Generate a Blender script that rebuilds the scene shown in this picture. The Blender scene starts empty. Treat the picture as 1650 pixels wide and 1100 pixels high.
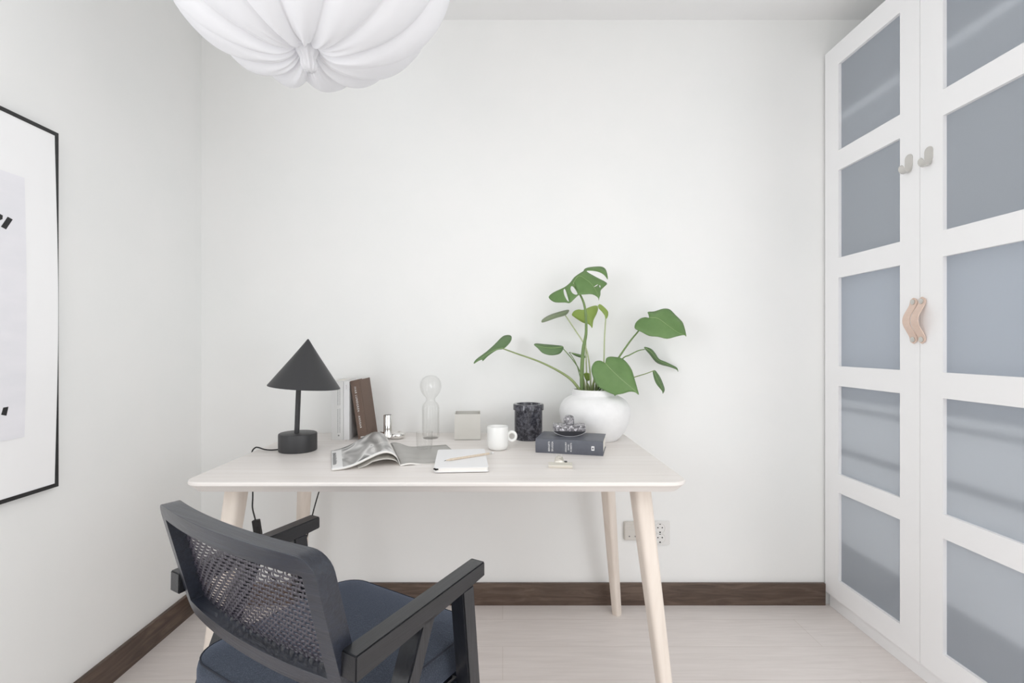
import bpy, bmesh, math, random
from mathutils import Vector, Matrix
from mathutils.geometry import delaunay_2d_cdt
random.seed(7)
PI = math.pi
C = bpy.context.scene.collection
F, VX, VY, HC = 818.0, 810.0, 557.0, 1.125      # focal length (px of a 1650 px wide picture), vanishing point, eye height
TZ = 0.748                                      # table top height
WY = 2.215                                      # back wall


def P(x, y, Y):
    return Vector(((x - VX) / F * Y, Y, HC - (y - VY) / F * Y))


# ------------------------------------------------------------------ materials
def lin(c):
    c = c / 255.0
    return c / 12.92 if c <= 0.04045 else ((c + 0.055) / 1.055) ** 2.4


def col(r, g, b):
    return (lin(r), lin(g), lin(b), 1.0)


def mat(name, c, rough=0.5, metal=0.0, spec=0.5, **kw):
    m = bpy.data.materials.new(name)
    m.use_nodes = True
    b = m.node_tree.nodes['Principled BSDF']
    b.inputs['Base Color'].default_value = c
    b.inputs['Roughness'].default_value = rough
    b.inputs['Metallic'].default_value = metal
    b.inputs['Specular IOR Level'].default_value = spec
    for k, v in kw.items():
        b.inputs[k.replace('_', ' ')].default_value = v
    return m


def nd(m, t, **kw):
    n = m.node_tree.nodes.new(t)
    for k, v in kw.items():
        if hasattr(n, k):
            setattr(n, k, v)
        else:
            n.inputs[k].default_value = v
    return n


def ln(m, a, b):
    m.node_tree.links.new(a, b)


def ramp(m, stops):
    r = nd(m, 'ShaderNodeValToRGB')
    e = r.color_ramp.elements
    while len(e) < len(stops):
        e.new(0.5)
    for i, (p, c) in enumerate(stops):
        e[i].position = p
        e[i].color = c
    return r


def textured(name, stops, scale=(1, 1, 1), nscale=8, detail=6, rough=0.5, bump=0.0, bscale=None, coord='Object', distort=0.0, spec=0.5, nrough=0.6):
    """noise-driven colour, optional bump"""
    m = mat(name, stops[0][1], rough, spec=spec)
    bs = m.node_tree.nodes['Principled BSDF']
    tc = nd(m, 'ShaderNodeTexCoord')
    mp = nd(m, 'ShaderNodeMapping')
    mp.inputs['Scale'].default_value = scale
    ln(m, tc.outputs[coord], mp.inputs['Vector'])
    n = nd(m, 'ShaderNodeTexNoise')
    n.inputs['Scale'].default_value = nscale
    n.inputs['Detail'].default_value = detail
    n.inputs['Roughness'].default_value = nrough
    n.inputs['Distortion'].default_value = distort
    ln(m, mp.outputs['Vector'], n.inputs['Vector'])
    r = ramp(m, stops)
    ln(m, n.outputs['Fac'], r.inputs['Fac'])
    ln(m, r.outputs['Color'], bs.inputs['Base Color'])
    if bump:
        n2 = n
        if bscale:
            n2 = nd(m, 'ShaderNodeTexNoise')
            n2.inputs['Scale'].default_value = bscale
            n2.inputs['Detail'].default_value = 3
            ln(m, mp.outputs['Vector'], n2.inputs['Vector'])
        bp = nd(m, 'ShaderNodeBump')
        bp.inputs['Strength'].default_value = bump
        bp.inputs['Distance'].default_value = 0.002
        ln(m, n2.outputs['Fac'], bp.inputs['Height'])
        ln(m, bp.outputs['Normal'], bs.inputs['Normal'])
    return m


M = {}
M['wall'] = textured('wall_paint', [(0.3, col(241, 242, 241)), (0.7, col(244, 244, 243))], nscale=3, rough=0.9, bump=0.05, bscale=220, spec=0.2)
M['ceiling'] = textured('ceiling_paint', [(0.3, col(243, 243, 243)), (0.7, col(245, 245, 245))], nscale=2, rough=0.95, spec=0.2)
M['white_lacquer'] = mat('white_lacquer', col(248, 248, 249), 0.42)
M['drawer_tint'] = mat('pale_blue_drawer', col(228, 234, 242), 0.6)
M['white_inner'] = mat('white_carcass', col(249, 250, 250), 0.6)
M['dark_gap'] = mat('shadow_grey_lining', col(120, 128, 138), 0.7)
M['plastic'] = mat('white_plastic', col(232, 231, 229), 0.35)
M['plastic_off'] = mat('off_white_plastic', col(214, 210, 204), 0.45)
M['hole'] = mat('black_hole', col(18, 17, 17), 0.8)
M['steel'] = mat('brushed_steel', col(214, 212, 208), 0.42, 1.0)
M['chrome'] = mat('polished_chrome', col(235, 233, 230), 0.06, 1.0)
M['brass'] = mat('pale_brass', col(228, 223, 214), 0.36, 0.8)
M['leather'] = textured('natural_leather', [(0.3, col(220, 195, 180)), (0.7, col(229, 206, 192))], nscale=40, rough=0.55, bump=0.1)
M['black_metal'] = mat('black_lacquered_metal', col(54, 54, 56), 0.45)
M['black_rubber'] = mat('black_cable', col(22, 21, 21), 0.5)
M['black_frame'] = mat('black_frame', col(33, 33, 34), 0.4)
M['mat_board'] = mat('mat_board', col(252, 252, 253), 0.5, spec=0.3, Coat_Weight=1.0, Coat_Roughness=0.08)
M['print_paper'] = textured('print_paper', [(0.35, col(236, 236, 241)), (0.65, col(241, 240, 245))], scale=(1, 1, 4), nscale=4, rough=0.5)
M['ink'] = mat('black_ink', col(36, 36, 38), 0.6)
M['paper'] = mat('white_paper', col(238, 236, 232), 0.7)
M['page_block'] = textured('page_edges', [(0.4, col(226, 221, 212)), (0.6, col(240, 236, 229))], scale=(1, 1, 400), nscale=3, rough=0.8)
M['white_cover'] = mat('white_cover', col(226, 226, 225), 0.5)
M['white_cover_cool'] = mat('cool_white_cover', col(232, 232, 233), 0.45)
M['note_cover'] = mat('notebook_cover', col(240, 240, 241), 0.5)
M['brown_cloth'] = textured('brown_bookcloth', [(0.3, col(106, 88, 78)), (0.7, col(118, 99, 88))], nscale=300, rough=0.8, bump=0.15)
M['brown_joint'] = mat('brown_joint', col(92, 76, 67), 0.85)
M['grey_cover'] = textured('dark_grey_cover', [(0.3, col(88, 91, 100)), (0.7, col(97, 100, 109))], nscale=30, rough=0.42)
M['white_foil'] = mat('white_print', col(236, 236, 236), 0.6)
M['grey_ink'] = mat('grey_print', col(120, 120, 122), 0.7)
M['ceramic'] = mat('white_stoneware', col(240, 240, 238), 0.25)
M['grey_lacquer'] = mat('warm_grey_lacquer', col(208, 206, 200), 0.5)
M['wood_pencil'] = textured('pencil_cedar', [(0.3, col(206, 190, 170)), (0.7, col(219, 206, 189))], scale=(40, 40, 2), nscale=5, rough=0.55)
M['graphite'] = mat('graphite', col(60, 58, 58), 0.4)
M['felt'] = mat('black_rocker', col(38, 38, 44), 0.55)
M['soil'] = textured('potting_soil', [(0.3, col(46, 36, 28)), (0.7, col(78, 62, 48))], nscale=60, rough=0.95, bump=0.6)
M['stem'] = textured('green_stalk', [(0.3, col(128, 145, 92)), (0.7, col(152, 165, 116))], nscale=14, rough=0.45)
M['stem_dark'] = textured('dark_stalk', [(0.3, col(98, 124, 72)), (0.7, col(122, 146, 90))], nscale=14, rough=0.4)
M['stem_pale'] = textured('pale_stalk', [(0.3, col(172, 184, 140)), (0.7, col(190, 198, 160))], nscale=14, rough=0.45)
M['vein'] = mat('leaf_vein', col(160, 186, 126), 0.4)


def leaf_mat(name, a, b, tr=0.25, rough=0.34):
    m = textured(name, [(0.3, a), (0.7, b)], nscale=16, rough=rough, bump=0.12)
    nt = m.node_tree
    bs = nt.nodes['Principled BSDF']
    out = nt.nodes['Material Output']
    t = nd(m, 'ShaderNodeBsdfTranslucent')
    t.inputs['Color'].default_value = (b[0] * 1.2, b[1] * 1.3, b[2] * 0.8, 1)
    mx = nd(m, 'ShaderNodeMixShader')
    mx.inputs[0].default_value = tr
    ln(m, bs.outputs[0], mx.inputs[1])
    ln(m, t.outputs[0], mx.inputs[2])
    ln(m, mx.outputs[0], out.inputs['Surface'])
    return m


M['leaf'] = leaf_mat('monstera_leaf', col(108, 142, 86), col(124, 157, 100))
M['leaf_deep'] = leaf_mat('monstera_leaf_deep', col(104, 134, 90), col(118, 147, 102))
M['leaf_young'] = leaf_mat('monstera_leaf_young', col(158, 180, 96), col(172, 192, 112), 0.3)
M['leaf_under'] = leaf_mat('monstera_leaf_pale_underside', col(138, 150, 122), col(152, 162, 138), 0.2, 0.5)


def wood(name, stops, axis='X', stretch=18, nscale=3.0, rough=0.5, bump=0.15, distort=0.6, coord='Object', spec=0.5):
    s = {'X': (1, stretch, stretch), 'Y': (stretch, 1, stretch), 'Z': (stretch, stretch, 1)}[axis]
    return textured(name, stops, scale=s, nscale=nscale, detail=8, rough=rough, bump=bump, distort=distort, coord=coord, spec=spec)


M['table_wood'] = wood('pale_ash', [(0.25, col(225, 219, 214)), (0.5, col(233, 228, 224)), (0.75, col(240, 236, 233))], 'X', 22, 1.6, 0.42, 0.05)
M['leg_wood'] = wood('pale_ash_leg', [(0.3, col(225, 213, 202)), (0.7, col(236, 226, 216))], 'Z', 16, 2.0, 0.48, 0.05)
M['black_wood'] = wood('black_stained_oak', [(0.35, col(28, 31, 41)), (0.7, col(41, 46, 58))], 'X', 24, 6, 0.36, 0.5)
M['black_wood_z'] = wood('black_stained_oak_upright', [(0.35, col(22, 23, 28)), (0.7, col(32, 34, 40))], 'Z', 24, 6, 0.34, 0.3)
M['black_wood_y'] = wood('black_stained_oak_arm', [(0.35, col(20, 21, 25)), (0.7, col(29, 30, 35))], 'Y', 24, 6, 0.36, 0.25)
M['cane'] = mat('black_paper_cord', col(62, 58, 67), 0.3, spec=0.7)
M['dark_base'] = wood('dark_oak_baseboard', [(0.25, col(60, 47, 40)), (0.5, col(90, 74, 64)), (0.8, col(124, 106, 93))], 'X', 9, 4, 0.45, 0.2, 1.4)
M['dark_base_y'] = wood('dark_oak_baseboard_left', [(0.25, col(60, 47, 40)), (0.5, col(90, 74, 64)), (0.8, col(124, 106, 93))], 'Y', 9, 4, 0.45, 0.2, 1.4)
M['seat_fabric'] = textured('blue_grey_wool', [(0.3, col(48, 51, 58)), (0.5, col(57, 61, 69)), (0.7, col(75, 80, 89))], nscale=420, detail=3, rough=0.95, bump=0.5, spec=0.1)
M['piping'] = mat('dark_piping', col(40, 44, 54), 0.9)
for k in ('black_wood', 'black_wood_z', 'black_wood_y'):
    b = M[k].node_tree.nodes['Principled BSDF']
    b.inputs['Coat Weight'].default_value = 0.3
    b.inputs['Coat Roughness'].default_value = 0.12
for k in ('seat_fabric',):
    b = M[k].node_tree.nodes['Principled BSDF']
    b.inputs['Sheen Weight'].default_value = 0.35
    b.inputs['Sheen Roughness'].default_value = 0.5
    b.inputs['Sheen Tint'].default_value = col(180, 195, 225)


def floor_mat():
    m = mat('whitewashed_oak', col(212, 204, 199), 0.5)
    bs = m.node_tree.nodes['Principled BSDF']
    tc = nd(m, 'ShaderNodeTexCoord')
    br = nd(m, 'ShaderNodeTexBrick')
    br.offset = 0.37
    br.inputs['Color1'].default_value = col(229, 223, 220)
    br.inputs['Color2'].default_value = col(225, 218, 215)
    br.inputs['Mortar'].default_value = col(212, 204, 199)
    br.inputs['Scale'].default_value = 1.0
    br.inputs['Mortar Size'].default_value = 0.0012
    br.inputs['Brick Width'].default_value = 1.9
    br.inputs['Row Height'].default_value = 0.19
    ln(m, tc.outputs['Object'], br.inputs['Vector'])
    mp = nd(m, 'ShaderNodeMapping')
    mp.inputs['Scale'].default_value = (1.2, 14, 1)
    ln(m, tc.outputs['Object'], mp.inputs['Vector'])
    n = nd(m, 'ShaderNodeTexNoise')
    n.inputs['Scale'].default_value = 3
    n.inputs['Detail'].default_value = 8
    n.inputs['Distortion'].default_value = 1.2
    ln(m, mp.outputs['Vector'], n.inputs['Vector'])
    r = ramp(m, [(0.3, (0.93, 0.925, 0.92, 1)), (0.7, (1.03, 1.03, 1.03, 1))])
    ln(m, n.outputs['Fac'], r.inputs['Fac'])
    mx = nd(m, 'ShaderNodeMixRGB', blend_type='MULTIPLY')
    mx.inputs[0].default_value = 1.0
    ln(m, br.outputs['Color'], mx.inputs[1])
    ln(m, r.outputs['Color'], mx.inputs[2])
    ln(m, mx.outputs[0], bs.inputs['Base Color'])
    return m


M['floor'] = floor_mat()


def marble(name, base, vein, scale=14, lo=0.62, hi=0.72, rough=0.18, speck=None):
    m = mat(name, base, rough)
    bs = m.node_tree.nodes['Principled BSDF']
    tc = nd(m, 'ShaderNodeTexCoord')
    n = nd(m, 'ShaderNodeTexNoise')
    n.inputs['Scale'].default_value = scale
    n.inputs['Detail'].default_value = 10
    n.inputs['Roughness'].default_value = 0.72
    n.inputs['Distortion'].default_value = 0.8
    ln(m, tc.outputs['Object'], n.inputs['Vector'])
    r = ramp(m, [(lo - 0.2, base), (lo, tuple(0.7 * a + 0.3 * b for a, b in zip(base, vein))), (hi, vein)])
    ln(m, n.outputs['Fac'], r.inputs['Fac'])
    ln(m, r.outputs['Color'], bs.inputs['Base Color'])
    return m


M['black_marble'] = marble('black_marble', col(38, 38, 46), col(170, 170, 182), 62, 0.64, 0.78, 0.1)
M['grey_marble'] = marble('grey_black_marble', col(52, 50, 56), col(236, 234, 238), 95, 0.54, 0.60, 0.25)


def glass_mat():
    m = bpy.data.materials.new('clear_glass')
    m.use_nodes = True
    nt = m.node_tree
    nt.nodes.clear()
    out = nd(m, 'ShaderNodeOutputMaterial')
    lw = nd(m, 'ShaderNodeLayerWeight')
    lw.inputs['Blend'].default_value = 0.5
    r = ramp(m, [(0.0, (0.99, 0.99, 0.988, 1)), (0.7, (0.98, 0.98, 0.978, 1)), (1.0, (0.88, 0.88, 0.872, 1))])
    ln(m, lw.outputs['Facing'], r.inputs['Fac'])
    t = nd(m, 'ShaderNodeBsdfTransparent')
    ln(m, r.outputs['Color'], t.inputs['Color'])
    g = nd(m, 'ShaderNodeBsdfGlossy')
    g.inputs['Roughness'].default_value = 0.04
    pw = nd(m, 'ShaderNodeMath', operation='POWER')
    pw.inputs[1].default_value = 4.0
    ln(m, lw.outputs['Facing'], pw.inputs[0])
    fr = nd(m, 'ShaderNodeMath', operation='MULTIPLY_ADD')
    fr.inputs[1].default_value = 0.30
    fr.inputs[2].default_value = 0.03
    ln(m, pw.outputs[0], fr.inputs[0])
    mx = nd(m, 'ShaderNodeMixShader')
    ln(m, fr.outputs[0], mx.inputs[0])
    ln(m, t.outputs[0], mx.inputs[1])
    ln(m, g.outputs[0], mx.inputs[2])
    ln(m, mx.outputs[0], out.inputs['Surface'])
    return m


M['glass'] = glass_mat()


def frosted_mat():
    m = bpy.data.materials.new('frosted_glass')
    m.use_nodes = True
    nt = m.node_tree
    nt.nodes.clear()
    out = nd(m, 'ShaderNodeOutputMaterial')
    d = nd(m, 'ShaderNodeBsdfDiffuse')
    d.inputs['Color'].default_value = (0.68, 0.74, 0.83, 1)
    t = nd(m, 'ShaderNodeBsdfTranslucent')
    t.inputs['Color'].default_value = (0.97, 0.985, 1.0, 1)
    mx = nd(m, 'ShaderNodeMixShader')
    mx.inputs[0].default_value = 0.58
    ln(m, d.outputs[0], mx.inputs[1])
    ln(m, t.outputs[0], mx.inputs[2])
    g = nd(m, 'ShaderNodeBsdfGlossy')
    g.inputs['Roughness'].default_value = 0.16
    fr = nd(m, 'ShaderNodeLayerWeight')
    fr.inputs['Blend'].default_value = 0.22
    m2 = nd(m, 'ShaderNodeMixShader')
    ln(m, fr.outputs['Fresnel'], m2.inputs[0])
    ln(m, mx.outputs[0], m2.inputs[1])
    ln(m, g.outputs[0], m2.inputs[2])
    ln(m, m2.outputs[0], out.inputs['Surface'])
    return m


M['frosted'] = frosted_mat()


def fabric_mat():
    m = mat('white_lamp_cloth', col(244, 244, 246), 0.9, spec=0.1)
    nt = m.node_tree
    bs = nt.nodes['Principled BSDF']
    out = nt.nodes['Material Output']
    t = nd(m, 'ShaderNodeBsdfTranslucent')
    t.inputs['Color'].default_value = col(246, 246, 248)
    mx = nd(m, 'ShaderNodeMixShader')
    mx.inputs[0].default_value = 0.35
    ln(m, bs.outputs[0], mx.inputs[1])
    ln(m, t.outputs[0], mx.inputs[2])
    ln(m, mx.outputs[0], out.inputs['Surface'])
    return m


M['cloth'] = fabric_mat()


def plaster_pot():
    return textured('white_rough_plaster', [(0.3, col(236, 236, 236)), (0.7, col(242, 242, 242))], nscale=30, rough=0.85, bump=0.25, spec=0.2)


M['plaster'] = plaster_pot()


def magazine_mat(name, kind):
    """page with a white margin and a grey photograph, laid out in the page's own UV"""
    m = mat(name, col(236, 235, 233), 0.3)
    bs = m.node_tree.nodes['Principled BSDF']
    uv = nd(m, 'ShaderNodeUVMap')
    uv.uv_map = 'UVMap'
    mp = nd(m, 'ShaderNodeMapping')
    mp.inputs['Scale'].default_value = (1.6, 0.9, 1) if kind == 'left' else (0.7, 1.6, 1)
    ln(m, uv.outputs[0], mp.inputs['Vector'])
    n = nd(m, 'ShaderNodeTexNoise')
    n.inputs['Scale'].default_value = 2.0 if kind == 'left' else 1.3
    n.inputs['Detail'].default_value = 1
    n.inputs['Distortion'].default_value = 1.3
    ln(m, mp.outputs['Vector'], n.inputs['Vector'])
    if kind == 'left':
        r = ramp(m, [(0.30, col(118, 117, 116)), (0.42, col(160, 159, 157)), (0.5, col(196, 195, 193)), (0.56, col(228, 227, 225)), (0.64, col(150, 149, 147)), (0.75, col(100, 99, 98))])
    else:
        r = ramp(m, [(0.3, col(158, 156, 152)), (0.6, col(176, 174, 170)), (0.8, col(190, 188, 184))])
    ln(m, n.outputs['Fac'], r.inputs['Fac'])
    sx = nd(m, 'ShaderNodeSeparateXYZ')
    ln(m, uv.outputs[0], sx.inputs[0])
    # picture area mask
    a = nd(m, 'ShaderNodeMath', operation='LESS_THAN')
    ln(m, sx.outputs[0], a.inputs[0])
    a.inputs[1].default_value = 0.84 if kind == 'left' else 0.995
    b = nd(m, 'ShaderNodeMath', operation='GREATER_THAN')
    ln(m, sx.outputs[1], b.inputs[0])
    b.inputs[1].default_value = 0.05 if kind == 'left' else 0.0
    c = nd(m, 'ShaderNodeMath', operation='MULTIPLY')
    ln(m, a.outputs[0], c.inputs[0])
    ln(m, b.outputs[0], c.inputs[1])
    mx = nd(m, 'ShaderNodeMixRGB')
    mx.inputs[1].default_value = col(234, 234, 233)
    ln(m, c.outputs[0], mx.inputs[0])
    ln(m, r.outputs['Color'], mx.inputs[2])
    ln(m, mx.outputs[0], bs.inputs['Base Color'])
    return m


M['page_left'] = magazine_mat('magazine_picture_page', 'left')
M['page_right'] = magazine_mat('magazine_grey_page', 'right')


# ------------------------------------------------------------------ mesh helpers
def link(name, bm, m, parent=None, smooth=35):
    bmesh.ops.recalc_face_normals(bm, faces=bm.faces)
    me = bpy.data.meshes.new(name)
    for f in bm.faces:
        f.smooth = True
    a = math.radians(smooth)
    for e in bm.edges:
        if len(e.link_faces) == 2:
            try:
                e.smooth = e.calc_face_angle() < a
            except ValueError:
                pass
    bm.to_mesh(me)
    bm.free()
    for x in (m if isinstance(m, (list, tuple)) else [m]):
        me.materials.append(M[x])
    o = bpy.data.objects.new(name, me)
    C.objects.link(o)
    if parent is not None:
        o.parent = parent
    return o


def tag(o, label=None, cat=None, group=None, kind=None):
    for k, v in (('label', label), ('category', cat), ('group', group), ('kind', kind)):
        if v:
            o[k] = v
    return o


def thing(name, label, cat, loc=(0, 0, 0), rot=(0, 0, 0), group=None):
    o = bpy.data.objects.new(name, None)
    o.empty_display_size = 0.05
    C.objects.link(o)
    o.location = loc
    o.rotation_euler = rot
    return tag(o, label, cat, group)


def box(bm, x0, x1, y0, y1, z0, z1, bev=0.0, seg=2):
    t = bmesh.new()
    v = [t.verts.new((x, y, z)) for x in (x0, x1) for y in (y0, y1) for z in (z0, z1)]
    for f in ((0, 1, 3, 2), (4, 6, 7, 5), (0, 4, 5, 1), (2, 3, 7, 6), (0, 2, 6, 4), (1, 5, 7, 3)):
        t.faces.new([v[i] for i in f])
    bmesh.ops.recalc_face_normals(t, faces=t.faces)
    if bev:
        bmesh.ops.bevel(t, geom=list(t.edges), offset=bev, segments=seg, affect='EDGES', profile=0.7)
    merge(bm, t)


def merge(bm, t, mtx=None):
    if mtx is not None:
        bmesh.ops.transform(t, matrix=mtx, verts=t.verts)
    me = bpy.data.meshes.new('tmp')
    t.to_mesh(me)
    t.free()
    bm.from_mesh(me)
    bpy.data.meshes.remove(me)


def loft(bm, rings, cap0=True, cap1=True, closed=True):
    R = [[bm.verts.new(p) for p in ring] for ring in rings]
    n = len(R[0])
    for a, b in zip(R, R[1:]):
        for i in range(n if closed else n - 1):
            j = (i + 1) % n
            bm.faces.new((a[i], a[j], b[j], b[i]))
    if cap0:
        bm.faces.new(R[0][::-1])
    if cap1:
        bm.faces.new(R[-1])
    return R


def lathe(bm, prof, seg=48, c=(0, 0, 0), cap0=False, cap1=False, mod=None):
    rings = []
    for r, z in prof:
        ring = []
        for i in range(seg):
            a = 2 * PI * i / seg
            rr = max(r, 0.0003)
            if mod:
                rr = mod(rr, z, a)
            ring.append((c[0] + rr * math.cos(a), c[1] + rr * math.sin(a), c[2] + z))
        rings.append(ring)
    return loft(bm, rings, cap0, cap1)


def catmull(pts, n=6, closed=False):
    pts = [Vector(p) for p in pts]
    out = []
    L = len(pts)
    rng = range(L if closed else L - 1)
    for i in rng:
        if closed:
            p0, p1, p2, p3 = pts[i - 1], pts[i], pts[(i + 1) % L], pts[(i + 2) % L]
        else:
            p1, p2 = pts[i], pts[i + 1]
            p0 = pts[i - 1] if i else p1 * 2 - p2
            p3 = pts[i + 2] if i + 2 < L else p2 * 2 - p1
        for k in range(n):
            t = k / n
            out.append(0.5 * ((2 * p1) + (p2 - p0) * t + (2 * p0 - 5 * p1 + 4 * p2 - p3) * t * t + (3 * p1 - p0 - 3 * p2 + p3) * t ** 3))
    if not closed:
        out.append(pts[-1])
    return out


def tube(bm, path, rad, seg=10, cap=True, flat=1.0, side=None):
    """rad a number or list; flat squashes across the local binormal"""
    path = [Vector(p) for p in path]
    n = len(path)
    rads = rad if isinstance(rad, (list, tuple)) else [rad] * n
    if len(rads) != n:
        k = len(rads)
        rr = []
        for i in range(n):
            t = i / (n - 1) * (k - 1)
            a = min(int(t), k - 2)
            rr.append(rads[a] + (rads[a + 1] - rads[a]) * (t - a))
        rads = rr
    up = Vector(side) if side else None
    rings = []
    prev = None
    for i, p in enumerate(path):
        d = (path[min(i + 1, n - 1)] - path[max(i - 1, 0)]).normalized()
        if up is not None:
            x = (up - d * up.dot(d)).normalized()
        elif prev is None:
            h = Vector((0, 0, 1)) if abs(d.z) < 0.9 else Vector((1, 0, 0))
            x = (h - d * h.dot(d)).normalized()
        else:
            x = (prev - d * prev.dot(d)).normalized()
        prev = x
        y = d.cross(x)
        rings.append([p + x * rads[i] * math.cos(2 * PI * k / seg) + y * rads[i] * flat * math.sin(2 * PI * k / seg) for k in range(seg)])
    loft(bm, rings, cap, cap)


def rrect(hx, hy, r, n=6, cx=0, cy=0):
    """rounded rectangle outline"""
    r = max(min(r, hx, hy), 0.0005)
    out = []
    for sx, sy, a0 in ((1, 1, 0), (-1, 1, 90), (-1, -1, 180), (1, -1, 270)):
        for k in range(n + 1):
            a = math.radians(a0 + 90 * k / n)
            out.append((cx + sx * (hx - r) + r * math.cos(a), cy + sy * (hy - r) + r * math.sin(a)))
    return out


def ringsolid(bm, hx, hy, r, levels, n=6, c=(0, 0)):
    rings = []
    for ins, z in levels:
        rings.append([(x, y, z) for x, y in rrect(hx - ins, hy - ins, r - ins, n, c[0], c[1])])
    loft(bm, rings)


def prism(bm, poly, axis, a, b, bev=0.0):
    """extrude a 2-D polygon along an axis from a to b"""
    t = bmesh.new()

    def mk(p, h):
        return {'X': (h, p[0], p[1]), 'Y': (p[0], h, p[1]), 'Z': (p[0], p[1], h)}[axis]
    loft(t, [[mk(p, a) for p in poly], [mk(p, b) for p in poly]])
    bmesh.ops.recalc_face_normals(t, faces=t.faces)
    if bev:
        ed = [e for e in t.edges if len(e.link_faces) == 2 and e.calc_face_angle() > 0.5]
        bmesh.ops.bevel(t, geom=ed, offset=bev, segments=2, affect='EDGES')
    merge(bm, t)


def hexa(bm, bot, top, bev=0.0):
    """bot/top: four points each"""
    t = bmesh.new()
    loft(t, [bot, top])
    bmesh.ops.recalc_face_normals(t, faces=t.faces)
    if bev:
        bmesh.ops.bevel(t, geom=list(t.edges), offset=bev, segments=2, affect='EDGES')
    merge(bm, t)


def grid(bm, f, nu, nv, uvf=None):
    V = [[bm.verts.new(f(i / nu, j / nv)) for j in range(nv + 1)] for i in range(nu + 1)]
    uvl = (bm.loops.layers.uv.get('UVMap') or bm.loops.layers.uv.new('UVMap')) if uvf else None
    for i in range(nu):
        for j in range(nv):
            fc = bm.faces.new((V[i][j], V[i + 1][j], V[i + 1][j + 1], V[i][j + 1]))
            if uvf:
                for lp, (a, b) in zip(fc.loops, ((i, j), (i + 1, j), (i + 1, j + 1), (i, j + 1))):
                    lp[uvl].uv = uvf(a / nu, b / nv)
    return V


def text_bm(body, size, mtx, extrude=0.0002, align='CENTER', spacing=1.0):
    cu = bpy.data.curves.new('txt', 'FONT')
    cu.body = body
    cu.size = size
    cu.extrude = extrude
    cu.resolution_u = 3
    cu.align_x = align
    cu.align_y = 'CENTER'
    cu.space_character = spacing
    o = bpy.data.objects.new('txt', cu)
    C.objects.link(o)
    bpy.context.view_layer.update()
    dg = bpy.context.evaluated_depsgraph_get()
    me = bpy.data.meshes.new_from_object(o.evaluated_get(dg))
    t = bmesh.new()
    t.from_mesh(me)
    bpy.data.objects.remove(o)
    bpy.data.curves.remove(cu)
    bpy.data.meshes.remove(me)
    bmesh.ops.transform(t, matrix=mtx, verts=t.verts)
    return t


def new():
    return bmesh.new()


def frame_mtx(o, x, y):
    """matrix with origin o, text x axis and y axis"""
    x = Vector(x).normalized()
    y = Vector(y).normalized()
    z = x.cross(y)
    return Matrix(((x.x, y.x, z.x, o[0]), (x.y, y.y, z.y, o[1]), (x.z, y.z, z.z, o[2]), (0, 0, 0, 1)))


# ------------------------------------------------------------------ the room
LX, RX, FY, CZ = -1.315, 2.04, -2.7, 2.547
WIN = (-0.30, 0.45, 0.65, 2.00)     # window in the left wall: y0 y1 z0 z1
FILL_WIN = (-2.25, -0.15, 0.15, 2.25)    # made-up window in the unseen right wall, added for fill: y0 y1 z0 z1


def struct(name, bm, m, parent=None, smooth=35):
    o = link(name, bm, m, parent, smooth)
    if parent is None:
        o['kind'] = 'structure'
    return o


b = new(); box(b, LX - 0.2, RX + 0.2, FY - 0.2, WY + 0.2, -0.1, 0); struct('floor', b, 'floor')
b = new(); box(b, LX - 0.2, RX + 0.2, FY - 0.2, WY + 0.2, CZ, CZ + 0.1); struct('ceiling', b, 'ceiling')
b = new(); box(b, LX - 0.2, RX + 0.2, WY, WY + 0.2, 0, CZ); struct('wall_back', b, 'wall')
b = new()
y0, y1, z0, z1 = WIN
box(b, LX - 0.2, LX, y1, WY, 0, CZ); box(b, LX - 0.2, LX, FY, y0, 0, CZ)
box(b, LX - 0.2, LX, y0, y1, 0, z0); box(b, LX - 0.2, LX, y0, y1, z1, CZ)
struct('wall_left', b, 'wall')
b = new()
y0, y1, z0, z1 = FILL_WIN
box(b, RX, RX + 0.2, y1, WY, 0, CZ); box(b, RX, RX + 0.2, FY, y0, 0, CZ)
box(b, RX, RX + 0.2, y0, y1, 0, z0); box(b, RX, RX + 0.2, y0, y1, z1, CZ)
struct('wall_right', b, 'wall')
b = new(); box(b, LX - 0.2, RX + 0.2, FY - 0.2, FY, 0, CZ); struct('wall_front', b, 'wall')
# window frames and panes
y0, y1, z0, z1 = WIN
b = new()
for ya, yb in ((y0, y0 + 0.06), (y1 - 0.06, y1), ((y0 + y1) / 2 - 0.04, (y0 + y1) / 2 + 0.04)):
    box(b, LX - 0.16, LX - 0.10, ya, yb, z0, z1)
for za, zb in ((z0, z0 + 0.06), (z1 - 0.06, z1)):
    box(b, LX - 0.16, LX - 0.10, y0, y1, za, zb)
w = struct('window_1', b, 'white_lacquer')
b = new(); box(b, LX - 0.135, LX - 0.131, y0, y1, z0, z1); link('window_pane', b, 'glass', w)
b = new(); box(b, LX - 0.10, LX + 0.03, y0 - 0.03, y1 + 0.03, z0 - 0.03, z0, 0.004); link('window_sill', b, 'white_lacquer', w)
y0, y1, z0, z1 = FILL_WIN
b = new()
for ya, yb in ((y0, y0 + 0.06), (y1 - 0.06, y1), ((y0 + y1) / 2 - 0.04, (y0 + y1) / 2 + 0.04)):
    box(b, RX + 0.10, RX + 0.16, ya, yb, z0, z1)
for za, zb in ((z0, z0 + 0.06), (z1 - 0.06, z1)):
    box(b, RX + 0.10, RX + 0.16, y0, y1, za, zb)
w = struct('added_window', b, 'white_lacquer')  # invented window, built around the fill light on the right
b = new(); box(b, RX + 0.131, RX + 0.135, y0, y1, z0, z1); link('window_pane', b, 'glass', w)
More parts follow.
